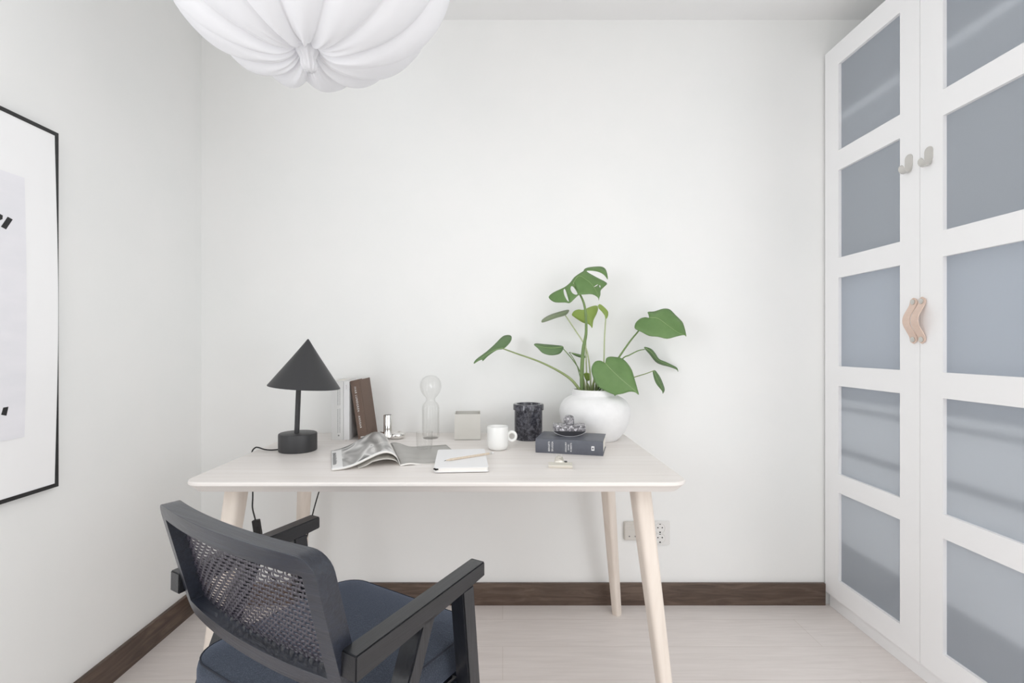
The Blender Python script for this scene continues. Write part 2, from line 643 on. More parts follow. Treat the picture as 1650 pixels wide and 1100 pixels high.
# baseboards
b = new(); box(b, LX, 1.40, WY - 0.015, WY, 0, 0.0945, 0.002); struct('baseboard_back', b, 'dark_base')
b = new(); box(b, LX, LX + 0.015, FY, WY - 0.015, 0, 0.0945, 0.002); struct('baseboard_left', b, 'dark_base_y')

# ------------------------------------------------------------------ wardrobe
WX = 1.40
W = thing('wardrobe', 'tall white wardrobe with frosted glass panes in its two doors', 'wardrobe', (WX + 0.3, 1.70, 0))
ox, oy = WX + 0.3, 1.70


def wbox(bm, x0, x1, y0, y1, z0, z1, bev=0.0):
    box(bm, x0 - ox, x1 - ox, y0 - oy, y1 - oy, z0, z1, bev)


WB0, WB1, WZ1 = 1.2037, 2.2045, 2.388
b = new()
wbox(b, WX + 0.0215, WX + 0.60, WB1 - 0.018, WB1, 0.06, WZ1)
wbox(b, WX + 0.0215, WX + 0.60, WB0, WB0 + 0.018, 0.06, WZ1)
wbox(b, WX + 0.59, WX + 0.60, WB0 + 0.018, WB1 - 0.018, 0.06, WZ1)
wbox(b, WX + 0.0215, WX + 0.59, WB0 + 0.018, WB1 - 0.018, WZ1 - 0.02, WZ1)
wbox(b, WX + 0.0215, WX + 0.59, WB0 + 0.018, WB1 - 0.018, 0.06, 0.08)
link('body', b, 'white_inner', W)
b = new(); wbox(b, WX + 0.018, WX + 0.04, WB0, WB1 - 0.004, 0.0, 0.06); link('plinth', b, 'white_lacquer', W)
for z, t, xf in ((2.064, 0.03, 0.0225), (1.46, 0.02, 0.06)):
    b = new(); wbox(b, WX + xf, WX + 0.585, WB0 + 0.02, WB1 - 0.02, z, z + t); link('shelf', b, 'white_inner', W)
for z0_, z1_, xf, mm in ((0.93, 1.43, 0.045, 'drawer_tint'), (0.875, 0.905, 0.0225, 'white_inner'), (0.70, 0.857, 0.0225, 'white_inner'), (0.305, 0.675, 0.0225, 'white_inner')):
    b = new()
    wbox(b, WX + xf, WX + xf + 0.016, WB0 + 0.03, WB1 - 0.03, z0_, z1_)
    wbox(b, WX + xf + 0.016, WX + 0.5, WB0 + 0.03, WB0 + 0.042, z0_, z1_ - 0.005)
    wbox(b, WX + xf + 0.016, WX + 0.5, WB1 - 0.042, WB1 - 0.03, z0_, z1_ - 0.005)
    wbox(b, WX + xf + 0.016, WX + 0.5, WB0 + 0.042, WB1 - 0.042, z0_, z0_ + 0.012)
    link('drawer', b, mm, W)

PZ = [(1.940, 2.300), (1.492, 1.857), (1.040, 1.409), (0.590, 0.958), (0.145, 0.513)]
for k, (ya, yb) in enumerate(((1.7047, WB1), (WB0, 1.7027))):
    pa, pb = ya + 0.0845, yb - 0.0885
    b = new()
    X0, X1 = WX, WX + 0.02
    zlo, zhi = 0.061, WZ1
    box_l = [(ya, pa, zlo, zhi), (pb, yb, zlo, zhi)]
    zs = [zhi] + [z for p in PZ for z in (p[1], p[0])] + [zlo]
    for i in range(0, len(zs), 2):
        box_l.append((pa, pb, zs[i + 1], zs[i]))
    for (c0, c1, d0, d1) in box_l:
        wbox(b, X0, X1, c0, c1, d0, d1)
    d = link('door', b, 'white_lacquer', W)
    for (za, zb) in PZ:
        b = new(); wbox(b, WX + 0.012, WX + 0.016, pa - 0.004, pb + 0.004, za - 0.004, zb + 0.004)
        gp = link('glass_pane', b, ['glass', 'frosted'], d)
        for pl in gp.data.polygons:
            if pl.normal.x < -0.5:
                pl.material_index = 1
    # leather strap handle with two rivets
    yc = 1.7245 if k == 0 else 1.6895
    zc, hl = 1.210, 0.078
    b = new()
    path = []
    for i in range(25):
        t = i / 24
        bow = math.sin(PI * min(max((t - 0.1) / 0.8, 0), 1)) ** 1.6 * 0.026
        path.append((WX - 0.004 - bow, zc + hl - 2 * hl * t))
    for xs in (0,):
        outer = []
        for i, (x, z) in enumerate(path):
            t = i / 24
            hw = 0.0145
            e = min(t, 1 - t) * 2 * hl
            if e < hw:
                hw = math.sqrt(max(hw * hw - (hw - e) ** 2, 1e-7))
            outer.append((x, z, hw))
        rings = []
        for x, z, hw in outer:
            rings.append([(x - 0.0016 - ox, yc - hw - oy, z), (x - 0.0016 - ox, yc + hw - oy, z), (x + 0.0016 - ox, yc + hw - oy, z), (x + 0.0016 - ox, yc - hw - oy, z)])
        loft(b, rings)
    tag(link('handle', b, 'leather', d, 50), 'tan leather strap handle')
    for zz in (zc + hl - 0.0145, zc - hl + 0.0145):
        b = new()
        lathe(b, [(0.0, 0.0), (0.0088, 0.0), (0.0092, 0.002), (0.0088, 0.0036), (0.003, 0.0042), (0.0, 0.0042)], 24)
        bmesh.ops.transform(b, matrix=Matrix.Translation((WX - 0.0055 - ox, yc - oy, zz)) @ Matrix.Rotation(-PI / 2, 4, 'Y'), verts=b.verts)
        link('rivet', b, 'steel', d)
    # adhesive steel hook
    yc, zc = (1.749, 1.757) if k == 0 else (1.667, 1.752)
    b = new()
    prism(b, [(y + yc - oy, z + zc) for y, z in rrect(0.0165, 0.027, 0.0155, 8)], 'X', WX - 0.0022 - ox, WX - 0.0002 - ox)
    rings = []
    prof = [(0.001, -0.012), (0.001, -0.026), (0.003, -0.033), (0.009, -0.037), (0.017, -0.036), (0.023, -0.031), (0.027, -0.024), (0.0285, -0.017), (0.029, -0.013)]
    hws = [0.0135, 0.0135, 0.013, 0.013, 0.013, 0.013, 0.0125, 0.010, 0.005]
    for (px_, pz_), hw in zip(prof, hws):
        rings.append([(WX - px_ - 0.001 - ox, yc - hw - oy, zc + pz_ + 0.0), (WX - px_ - 0.001 - ox, yc + hw - oy, zc + pz_), (WX - px_ + 0.0008 - ox, yc + hw - oy, zc + pz_ + 0.0016), (WX - px_ + 0.0008 - ox, yc - hw - oy, zc + pz_ + 0.0016)])
    loft(b, rings)
    tag(link('hook', b, 'steel', d, 40), 'brushed steel adhesive hook')

# ------------------------------------------------------------------ framed print on the left wall
fy0, fy1, fz0, fz1 = 0.99, 1.4805, 0.716, 1.744
FR = thing('framed_print', 'large framed print in thin black frame hanging on left wall', 'picture', (LX, (fy0 + fy1) / 2, fz0))
cx, cy, cz = LX, (fy0 + fy1) / 2, fz0
b = new()
fw = 0.011
for (a0, a1, c0, c1) in ((fy0, fy1, fz0, fz0 + fw), (fy0, fy1, fz1 - fw, fz1), (fy0, fy0 + fw, fz0 + fw, fz1 - fw), (fy1 - fw, fy1, fz0 + fw, fz1 - fw)):
    box(b, 0.001, 0.020, a0 - cy, a1 - cy, c0 - cz, c1 - cz)
link('frame', b, 'black_frame', FR)


def matx(tz, off=0.0):
    return 0.0165 + 0.010 * math.sin(PI * tz) ** 1.3 + off


b = new()
grid(b, lambda u, v: (matx(v), fy0 + fw + (fy1 - fy0 - 2 * fw) * u - cy, fw + (fz1 - fz0 - 2 * fw) * v), 4, 90)
o = link('mat_board', b, 'mat_board', FR, 60)
for pl in o.data.polygons:
    pl.use_smooth = False
md = o.modifiers.new('thickness', 'SOLIDIFY'); md.thickness = 0.002; md.offset = 1
sy1, sz0, sz1 = 1.371, 0.879, 1.578


def zt(z):
    return (z - fz0 - fw) / (fz1 - fz0 - 2 * fw)


b = new()
grid(b, lambda u, v: (matx(zt(sz0 + (sz1 - sz0) * v), 0.0022), 1.10 + (sy1 - 1.10) * u - cy, sz0 + (sz1 - sz0) * v - cz), 4, 70)
pr = link('print_sheet', b, 'print_paper', FR, 60)
for pl in pr.data.polygons:
    pl.use_smooth = False
md = pr.modifiers.new('thickness', 'SOLIDIFY'); md.thickness = 0.0012; md.offset = 1


def on_print(x, y):
    Y = F * 1.293 / (VX - x)
    z = HC - (y - VY) / F * Y
    return (matx(zt(z), 0.0036), Y - cy, z - cz)


for poly in ([(9.2, 349), (17.2, 353.5), (6, 369.5), (-2, 365)], [(-6, 343), (1.2, 347), (0.5, 353), (-7, 356)], [(2.6, 656.5), (11, 655), (8, 669.5), (-0.5, 668)]):
    b = new()
    pts = [Vector(on_print(*p)) for p in poly]
    loft(b, [[p for p in pts], [p + Vector((0.0004, 0, 0)) for p in pts]])
    tag(link('print_mark', b, 'ink', pr), 'short black printed stroke')

# ------------------------------------------------------------------ desk table
tx0, tx1, ty0, ty1 = -0.893, 0.5195, 1.3986, 2.2035
tcx, tcy = (tx0 + tx1) / 2, (ty0 + ty1) / 2
T = thing('desk', 'pale ash wood table used as desk against the back wall', 'desk', (tcx, tcy, 0))
b = new()
ringsolid(b, (tx1 - tx0) / 2, (ty1 - ty0) / 2, 0.055, [(0.026, 0.7165), (0.024, 0.7165), (0.003, 0.7365), (0.0005, 0.7385), (0.0, 0.741), (0.0008, 0.745), (0.0035, 0.748), (0.02, TZ)], 5)
link('tabletop', b, 'table_wood', T, 25)


def table_leg(top, foot, r0, r1, ang):
    b = new()
    rings = []
    for i in range(9):
        t = i / 8
        c = Vector(top).lerp(Vector(foot), t)
        r = r0 + (r1 - r0) * t
        ring = []
        for x, y in rrect(r, r, r * 0.55, 5):
            ca, sa = math.cos(ang), math.sin(ang)
            ring.append((c.x - tcx + x * ca - y * sa, c.y - tcy + x * sa + y * ca, c.z))
        rings.append(ring)
    loft(b, rings)
    return link('leg', b, 'leg_wood', T, 50)


table_leg((0.412, 1.535, 0.7168), (0.482, 1.455, 0), 0.028, 0.0185, 0.25)
table_leg((0.412, 2.045, 0.7168), (0.479, 2.13, 0), 0.0265, 0.0165, 0.75)
table_leg((-0.800, 1.535, 0.7168), (-0.868, 1.455, 0), 0.028, 0.0185, -0.25)
table_leg((-0.790, 2.045, 0.7168), (-0.858, 2.13, 0), 0.0265, 0.0165, -0.75)

# ------------------------------------------------------------------ armchair
TH = math.atan2(-0.53, 0.848)
CH = thing('armchair', 'black wooden armchair with woven cane back and blue grey seat', 'chair', (-0.90 * 0.848 + 0.72 * 0.53, 0.90 * 0.53 + 0.72 * 0.848, 0), (0, 0, TH))
V0 = 0.72


def rear(u, z):
    return 0.5015 + (0.80 - z) * 0.262 - 0.033 * u - 0.024 * (1 - (u / 0.255) ** 2) - V0


def round_outline(hu, z0, z1, r, n, per):
    base = rrect(hu, (z1 - z0) / 2, r, n, 0, (z0 + z1) / 2)
    return base


def resample(poly, cnt):
    poly = [Vector((p[0], p[1])) for p in poly]
    L = [0]
    for i in range(len(poly)):
        L.append(L[-1] + (poly[(i + 1) % len(poly)] - poly[i]).length)
    out = []
    for k in range(cnt):
        s = L[-1] * k / cnt
        i = max(j for j in range(len(poly)) if L[j] <= s + 1e-9)
        seg = L[i + 1] - L[i]
        t = (s - L[i]) / seg if seg > 1e-9 else 0
        out.append(poly[i].lerp(poly[(i + 1) % len(poly)], t))
    return out


b = new()
BZ0, BZ1 = 0.556, 0.806
IZ0, IZ1, IU = 0.588, 0.772, 0.226
cnt = 8
outer, inner = [], []
# walk the frame with matching points on the outer and inner outlines
segs = 16
oc = rrect(0.255, (BZ1 - BZ0) / 2, 0.036, 8, 0, (BZ0 + BZ1) / 2)


def edge_pts(a, b_, n):
    return [Vector(a).lerp(Vector(b_), k / n) for k in range(n)]


r_ = 0.036
ang_n = 6
corners = [(0.255 - r_, BZ1 - r_, 0), (-0.255 + r_, BZ1 - r_, 90), (-0.255 + r_, BZ0 + r_, 180), (0.255 - r_, BZ0 + r_, 270)]
icorn = [(IU, IZ1), (-IU, IZ1), (-IU, IZ0), (IU, IZ0)]
for ci in range(4):
    x, z, a0 = corners[ci]
    for k in range(ang_n + 1):
        a = math.radians(a0 + 90 * k / ang_n)
        outer.append(Vector((x + r_ * math.cos(a), z + r_ * math.sin(a))))
        ax, az = icorn[ci]
        # spread inner points slightly round the corner so no faces collapse
        off = (k / ang_n - 0.5) * 0.004
        d1 = {0: (-1, 0), 1: (0, -1), 2: (1, 0), 3: (0, 1)}[ci]
        d0 = {0: (0, -1), 1: (1, 0), 2: (0, 1), 3: (-1, 0)}[ci]
        dd = d1 if off > 0 else d0
        inner.append(Vector((ax + dd[0] * abs(off), az + dd[1] * abs(off))))
    nx = corners[(ci + 1) % 4]
    a = math.radians(a0 + 90)
    p0 = outer[-1]
    p1 = Vector((nx[0] + r_ * math.cos(math.radians(nx[2])), nx[1] + r_ * math.sin(math.radians(nx[2]))))
    q0 = inner[-1]
    ni = icorn[(ci + 1) % 4]
    d0 = {0: (0, -1), 1: (1, 0), 2: (0, 1), 3: (-1, 0)}[(ci + 1) % 4]
    q1 = Vector((ni[0] + d0[0] * 0.002, ni[1] + d0[1] * 0.002))
    n = 16 if ci % 2 == 0 else 6
    for k in range(1, n):
        outer.append(p0.lerp(p1, k / n))
        inner.append(q0.lerp(q1, k / n))
DEP = 0.036
rings = []
for poly, dep in ((outer, 0.0), (outer, DEP), (inner, DEP), (inner, 0.0)):
    rings.append([(p[0], rear(p[0], p[1]) + dep, p[1]) for p in poly])
R = loft(b, rings, False, False)
n = len(outer)
for i in range(n):
    j = (i + 1) % n
    b.faces.new((R[3][i], R[3][j], R[0][j], R[0][i]))
o = link('backrest_frame', b, 'black_wood', CH, 30)
md = o.modifiers.new('bevel', 'BEVEL'); md.width = 0.006; md.segments = 4; md.limit_method = 'ANGLE'; md.angle_limit = math.radians(50)

# woven cane
b = new()
nu_ = int(2 * IU / 0.0122); nz_ = int((IZ1 - IZ0) / 0.0096)
amp, wd, th = 0.0015, 0.0022, 0.0010


def cpt(u, z, off):
    return Vector((u, rear(u, z) + DEP - 0.007 + off, z))


for i in range(nu_ + 1):
    u0 = -IU + 2 * IU * i / nu_
    rings = []
    steps = nz_ * 4
    for k in range(steps + 1):
        t = k / steps
        z = IZ0 - 0.002 + (IZ1 - IZ0 + 0.004) * t
        off = amp * math.sin(PI * (t * nz_) + PI * i)
        uu = u0 + 0.0011 * math.sin(PI * t * nz_ + PI * i + 1.2)
        c = cpt(uu, z, off)
        rings.append([c + Vector((-wd * 1.1, 0, 0)), c + Vector((0, -th, 0)), c + Vector((wd * 1.1, 0, 0)), c + Vector((0, th, 0))])
    loft(b, rings)
for j in range(nz_ + 1):
    z0 = IZ0 + (IZ1 - IZ0) * j / nz_
    rings = []
    steps = nu_ * 4
    for k in range(steps + 1):
        t = k / steps
        u = -IU - 0.002 + (2 * IU + 0.004) * t
        off = -amp * math.sin(PI * t * nu_ + PI * j)
        zz = z0 + 0.0010 * math.sin(PI * t * nu_ + PI * j + 0.9)
        c = cpt(u, zz, off)
        rings.append([c + Vector((0, 0, -wd)), c + Vector((0, -th, 0)), c + Vector((0, 0, wd)), c + Vector((0, th, 0))])
    loft(b, rings)
tag(link('cane_panel', b, 'cane', CH, 70), 'woven charcoal cane panel')

# seat cushion with piping
SU, SV0, SV1 = 0.228, 0.545, 0.992
sc = (SV0 + SV1) / 2 - V0
b = new()
ringsolid(b, SU, (SV1 - SV0) / 2, 0.07, [(0.02, 0.408), (0.008, 0.409), (0.001, 0.418), (0.0, 0.432), (0.0, 0.455), (0.003, 0.469), (0.008, 0.4765), (0.014, 0.479), (0.03, 0.4825), (0.06, 0.487), (0.10, 0.490), (0.15, 0.4915), (0.20, 0.492)], 8, (0, sc))
seat = link('seat', b, 'seat_fabric', CH, 60)
b = new()
pl = [(x, y, 0.4762) for x, y in rrect(SU - 0.0065, (SV1 - SV0) / 2 - 0.0065, 0.0635, 8, 0, sc)]
tube(b, pl + [pl[0]], 0.0018, 6, False)
link('piping', b, 'piping', seat)


def leg(u0, u1, va_top, vb_top, zt_, va_bot, vb_bot):
    b = new()
    top = [(u0, va_top - V0, zt_), (u1, va_top - V0, zt_), (u1, vb_top - V0, zt_), (u0, vb_top - V0, zt_)]
    bot = [(u0, va_bot - V0, 0), (u1, va_bot - V0, 0), (u1, vb_bot - V0, 0), (u0, vb_bot - V0, 0)]
    hexa(b, bot, top, 0.003)
    return link('leg', b, 'black_wood_z', CH, 40)


for s in (1, -1):
    ua, ub = (0.2525, 0.288) if s > 0 else (-0.288, -0.2525)
    leg(ua, ub, 0.828, 0.867, 0.627, 0.899, 0.935)
    leg(ua - (0.006 if s > 0 else 0), ub + (0 if s > 0 else 0.006), 0.708, 0.744, 0.622, 0.435, 0.468)
    b = new()
    prof = [(0.548, 0.598), (0.549, 0.641), (0.905, 0.661), (0.907, 0.659), (0.907, 0.6305), (0.868, 0.6265), (0.742, 0.6145)]
    prism(b, [(v - V0, z) for v, z in prof], 'X', ua, ub, 0.002)
    link('armrest', b, 'black_wood_y', CH, 40)
b = new()
for ua, ub in ((0.229, 0.2525), (-0.2525, -0.229)):
    box(b, ua, ub, 0.60 - V0, 0.90 - V0, 0.345, 0.405, 0.002)
box(b, -0.2525, 0.2525, 0.885 - V0, 0.908 - V0, 0.345, 0.405, 0.002)
box(b, -0.2525, 0.2525, 0.60 - V0, 0.625 - V0, 0.345, 0.405, 0.002)
box(b, -0.215, 0.215, 0.57 - V0, 0.97 - V0, 0.395, 0.4085, 0.002)
link('seat_frame', b, 'black_wood', CH, 40)

# ------------------------------------------------------------------ pendant lamp
px_, py_ = -0.462, 1.20
PL = thing('pendant_lamp', 'white pleated cloth pendant lamp hanging from the ceiling', 'lamp', (px_, py_, 1.81))
b = new()
NP = 13
prof = [(0.012, 0.034), (0.022, 0.026), (0.036, 0.012), (0.055, 0.004), (0.08, 0.0), (0.11, 0.001), (0.145, 0.008), (0.18, 0.02), (0.215, 0.038), (0.25, 0.066), (0.28, 0.1), (0.303, 0.14), (0.32, 0.19), (0.33, 0.25), (0.33, 0.32), (0.315, 0.39), (0.285, 0.45), (0.24, 0.5), (0.18, 0.535), (0.11, 0.55), (0.05, 0.553)]
prof = [(p.x, p.y) for p in catmull([(a, c, 0) for a, c in prof], 3)]
rnd = [random.uniform(-0.5, 0.5) for _ in range(NP)]
amps = [random.uniform(0.7, 1.3) for _ in range(NP)]
edges_ = [(k + 0.35 * rnd[k]) / NP for k in range(NP)] + [1 + 0.35 * rnd[0] / NP]


def panel(a):
    t = (a / (2 * PI)) % 1.0
    if t < edges_[0]:
        t += 1
    for k in range(NP):
        if edges_[k] <= t <= edges_[k + 1]:
            return k, (t - edges_[k]) / (edges_[k + 1] - edges_[k])
    return 0, 0


SEG = 312
rings = []
for r, z in prof:
    ring = []
    for i in range(SEG):
        a = 2 * PI * i / SEG
        k, s = panel(a)
        bulge = math.sin(PI * s) ** 0.7
        skew = (s - 0.5)
        g = min(r / 0.12, 1)
        w = min(max((r - 0.02) / 0.25, 0), 1)
        rr = r * (1 + (0.075 * amps[k] * bulge - 0.03 + 0.03 * skew) * g)
        if z > 0.4:
            rr = r * (1 + (0.05 * bulge - 0.02))
        zz = z - (0.020 * amps[k] * (bulge - 0.4) * min(r / 0.06, 1) * max(0, 1 - z / 0.22) if z < 0.22 else 0)
        # small gathered pleats close to the tie
        pw = max(0, 1 - r / 0.15) * min(1, r / 0.02)
        zz += 0.0045 * pw * math.sin(a * 31 + 2 * math.sin(3 * a)) + 0.003 * pw * math.sin(a * 17 + 1)
        rr += 0.004 * (1 if z < 0.3 else 0) * math.sin(a * 23 + 3 * math.sin(2 * a)) * w * (1 - w) * 2
        ring.append((rr * math.cos(a), rr * math.sin(a), zz))
    rings.append(ring)
loft(b, rings, False, False)
tag(link('shade', b, 'cloth', PL, 180), 'gathered white cloth shade')
b = new()
rings = []
for t in range(7):
    r = [0.010, 0.024, 0.028, 0.024, 0.015, 0.017, 0.012][t]
    z = [0.036, 0.026, 0.016, 0.006, -0.004, -0.016, -0.026][t]
    rings.append([(r * (1 + (0.03 if t < 4 else 0.2) * math.sin(a * 9)) * math.cos(a), r * (1 + (0.03 if t < 4 else 0.2) * math.sin(a * 9)) * math.sin(a) + 0.006 * max(0, t - 3), z) for a in [2 * PI * i / 48 for i in range(48)]])
loft(b, rings, True, True)
link('gathered_tie', b, 'cloth', PL, 180)
b = new()
tube(b, [(0, 0, 0.54), (0, 0, CZ - 1.81 - 0.02)], 0.003, 8)
link('cord', b, 'plastic', PL)
b = new(); lathe(b, [(0.0, -0.035), (0.03, -0.035), (0.045, -0.02), (0.047, 0.0), (0.0, 0.0)], 32, (0, 0, CZ - 1.81)); link('ceiling_cup', b, 'plastic', PL)

# ------------------------------------------------------------------ table lamp
lx, ly = (480 - VX) / F * 1.832, 1.832
L = thing('table_lamp', 'black table lamp with cone shade on left of the desk', 'lamp', (lx, ly, TZ))
b = new()
lathe(b, [(0.0, 0.0), (0.063, 0.0), (0.0655, 0.002), (0.0662, 0.006), (0.0662, 0.058), (0.065, 0.0625), (0.062, 0.064), (0.0, 0.064)], 64)
link('base', b, 'black_metal', L, 30)
b = new(); tube(b, [(-0.004, 0, 0.063), (0.004, 0, 0.262)], 0.0088, 20); link('stem', b, 'black_metal', L)
b = new()
prof = [(0.0015, 0.172), (0.004, 0.169), (0.03, 0.131)] + [(0.124 * t, 0.172 * (1 - t)) for t in (0.4, 0.6, 0.8, 0.95)] + [(0.1235, 0.001), (0.1235, -0.001), (0.1225, -0.001), (0.06, 0.084), (0.0015, 0.166)]
lathe(b, prof, 72, cap0=True, cap1=True)
bmesh.ops.transform(b, matrix=Matrix.Translation((0.0235, 0, 0.230)) @ Matrix.Rotation(math.radians(4.5), 4, 'Y'), verts=b.verts)
link('shade', b, 'black_metal', L, 30)
b = new()
cp = [(-0.060, -0.012, 0.006), (-0.09, -0.014, 0.004), (-0.115, -0.012, 0.006), (-0.140, -0.008, 0.012), (-0.152, -0.006, 0.010), (-0.1625, -0.006, -0.004), (-0.164, -0.008, -0.04), (-0.158, -0.012, -0.10), (-0.155, -0.016, -0.16), (-0.154, -0.02, -0.20), (-0.146, -0.02, -0.235), (-0.1435, -0.02, -0.245)]
tube(b, catmull(cp, 5), 0.0026, 8)
cp2 = [(-0.130, -0.02, -0.31), (-0.125, -0.01, -0.36), (-0.11, 0.04, -0.48), (-0.09, 0.14, -0.50), (-0.065, 0.235, -0.42), (-0.045, 0.277, -0.30), (-0.030, 0.28, -0.245), (-0.018, 0.285, -0.20), (-0.005, 0.30, -0.12), (0.02, 0.32, -0.06), (0.08, 0.33, -0.045)]
tube(b, catmull(cp2, 5), 0.0026, 8)
cd = link('cord', b, 'black_rubber', L)
b = new()
box(b, -0.0125, 0.0125, -0.009, 0.009, -0.035, 0.035, 0.005, 3)
box(b, -0.006, 0.006, -0.0105, -0.008, -0.014, 0.012, 0.001)
bmesh.ops.transform(b, matrix=Matrix.Translation((-0.1365, -0.02, -0.278)) @ Matrix.Rotation(math.radians(-9), 4, 'Y'), verts=b.verts)
tag(link('cord_switch', b, 'black_rubber', cd), 'inline black cord switch')


# ------------------------------------------------------------------ standing books
def book(name, label, loc, rot, w, h, d, cover, parts_text=(), group=None, th=0.0022):
    """spine faces -y, thickness along +x, height z, depth +y"""
    B = thing(name, label, 'book', loc, rot, group)
    b = new()
    box(b, 0, w, 0, 0.004, 0, h, 0.0012)
    box(b, 0, th, 0.002, d, 0, h, 0.0006)
    box(b, w - th, w, 0.002, d, 0, h, 0.0006)
    link('cover', b, cover, B)
    b = new(); box(b, th, w - th, 0.003, d - 0.004, 0.003, h - 0.003); link('page_block', b, 'page_block', B)
    return B


bY = 2.03
bx = (534 - VX) / F * bY
B1 = book('book', 'thick white book standing between lamp and thinner white book', (bx, bY, TZ), (0, 0, 0), 0.0475, 0.238, 0.165, 'white_cover')
b = new()
random.seed(3)
for cxx, za, zb in ((0.026, 0.03, 0.125), (0.034, 0.03, 0.125), (0.026, 0.14, 0.205), (0.034, 0.14, 0.205)):
    z = za
    while z < zb:
        s = random.uniform(0.0012, 0.0032)
        box(b, cxx - 0.0009, cxx + 0.0009, -0.0002, 0.0006, z, z + s)
        z += s + random.uniform(0.0007, 0.0016)
box(b, 0.0265, 0.0315, -0.0002, 0.0006, 0.016, 0.021)
link('spine_print', b, 'grey_ink', B1)
bx2 = bx + 0.0485
B2 = book('book', 'thinner white book with ribbon standing against the brown book', (bx2, bY - 0.001, TZ), (0, 0, 0), 0.0232, 0.234, 0.165, 'white_cover_cool')
b = new()
for z in (0.205, 0.212, 0.218):
    box(b, 0.0105, 0.0125, -0.0002, 0.0006, z, z + 0.0022)
link('spine_print', b, 'grey_ink', B2)
b = new()
pth = [(0.012, 0.002, 0.0035), (0.011, -0.006, 0.0018), (0.012, -0.016, 0.0010), (0.018, -0.024, 0.0008)]
rings = [[(x - 0.002, y, z), (x + 0.002, y, z), (x + 0.002, y, z + 0.0005), (x - 0.002, y, z + 0.0005)] for x, y, z in catmull(pth, 4)]
loft(b, rings)
link('bookmark_ribbon', b, 'page_block', B2)
B3 = book('book', 'brown cloth book leaning left against the white books', ((577.7 - VX) / F * bY, bY, TZ + 0.0003), (0, math.radians(-8.2), 0), 0.036, 0.238, 0.165, 'brown_cloth')
b = text_bm('IVAR LUNDGREN \u00b7 ANSGAR', 0.0108, frame_mtx((0.016, -0.0003, 0.130), (0, 0, -1), (1, 0, 0)), 0.0003, spacing=1.28)
tag(link('spine_lettering', b, 'white_foil', B3), 'white spine lettering')
b = new(); box(b, 0.010, 0.027, -0.0005, 0.0005, 0.009, 0.0125); link('spine_mark', b, 'white_foil', B3)
b = new(); box(b, 0.0359, 0.0364, 0.010, 0.0125, 0.0, 0.238); link('cover_groove', b, 'brown_joint', B3)

# ------------------------------------------------------------------ candle holder
hx, hy = (632 - VX) / F * 2.06, 2.06
K = thing('candle_holder', 'shiny silver knot shaped candle holder beside the brown book', 'candle holder', (hx, hy, TZ))
b = new()
ring_c = Vector((0.016, 0.008, 0.0138))
pth = [(-0.064, 0.016, 0.019), (-0.045, 0.004, 0.018), (-0.022, -0.006, 0.016)]
for k in range(0, 15):
    a = math.radians(225 + 24 * k)
    rr = 0.0215
    pth.append((ring_c.x + rr * math.cos(a), ring_c.y + rr * math.sin(a), 0.0138 + 0.001 * k / 15))
path = catmull(pth, 4)
tube(b, path, [0.003, 0.011, 0.0125] + [0.0136] * 16, 16)
link('ring_base', b, 'chrome', K, 60)
b = new()
lathe(b, [(0.0235, 0.010), (0.021, 0.02), (0.0175, 0.029), (0.0168, 0.040), (0.0168, 0.097), (0.0158, 0.0985), (0.0145, 0.0975), (0.0145, 0.06), (0.0, 0.06)], 32, (-0.0165, -0.004, 0))
link('candle_tube', b, 'chrome', K, 40)

# ------------------------------------------------------------------ magazine
S = Vector((-0.3216, 1.590))
e1 = Vector((0.947, 0.321)); e2 = Vector((-0.321, 0.947))
MG = thing('magazine', 'open magazine with left half arched up lying on the desk', 'magazine', (S.x, S.y, TZ), (0, 0, math.atan2(e1.y, e1.x)))
Lm = 0.285


def interp(tab, a):
    pts = catmull([(x, y, 0) for x, y in tab], 8)
    for p, q in zip(pts, pts[1:]):
        if (p.x <= a <= q.x):
            t = (a - p.x) / (q.x - p.x) if q.x > p.x else 0
            return p.y + (q.y - p.y) * t
    return pts[-1].y if a > pts[-1].x else pts[0].y


front = [(0.0, 0.006), (0.008, 0.028), (0.022, 0.042), (0.042, 0.0485), (0.065, 0.045), (0.095, 0.033), (0.13, 0.018), (0.165, 0.0085), (0.205, 0.0058)]
back = [(0.0, 0.016), (0.008, 0.038), (0.022, 0.056), (0.046, 0.065), (0.07, 0.061), (0.10, 0.046), (0.135, 0.026), (0.17, 0.013), (0.205, 0.007)]


def arch(a, v):
    return interp(front, a) * (1 - v) + interp(back, a) * v


def left_pt(u, v, dz=0.0, shrink=0.0):
    a = 0.203 * (u ** 1.25) * (1 - shrink)
    return (-a, Lm * v, arch(a, v) + dz)


b = new()
grid(b, lambda u, v: left_pt(u, v), 40, 12, lambda u, v: (u ** 1.25, v))
o = link('left_page', b, ['page_left'], MG, 180)
o.modifiers.new('thickness', 'SOLIDIFY').thickness = 0.0003
b = new()
for lay in range(4):
    dz = -0.0006 - 0.0013 * lay
    top = []
    rings = []
    N = 40
    for i in range(N + 1):
        u = i / N
        ring = []
        for v in (0.0, 1.0):
            x, y, z = left_pt(u, v, 0, 0.004 * lay)
            ring.append(Vector((x, y + (0.0015 * lay if v == 0 else -0.001 * lay), max(z + dz, 0.0016 - 0.0003 * lay))))
        t_ = Vector((0, 0, 0.0005))
        rings.append([ring[0] + t_, ring[1] + t_, ring[1] - t_, ring[0] - t_])
    loft(b, rings)
link('left_leaves', b, 'paper', MG, 60)


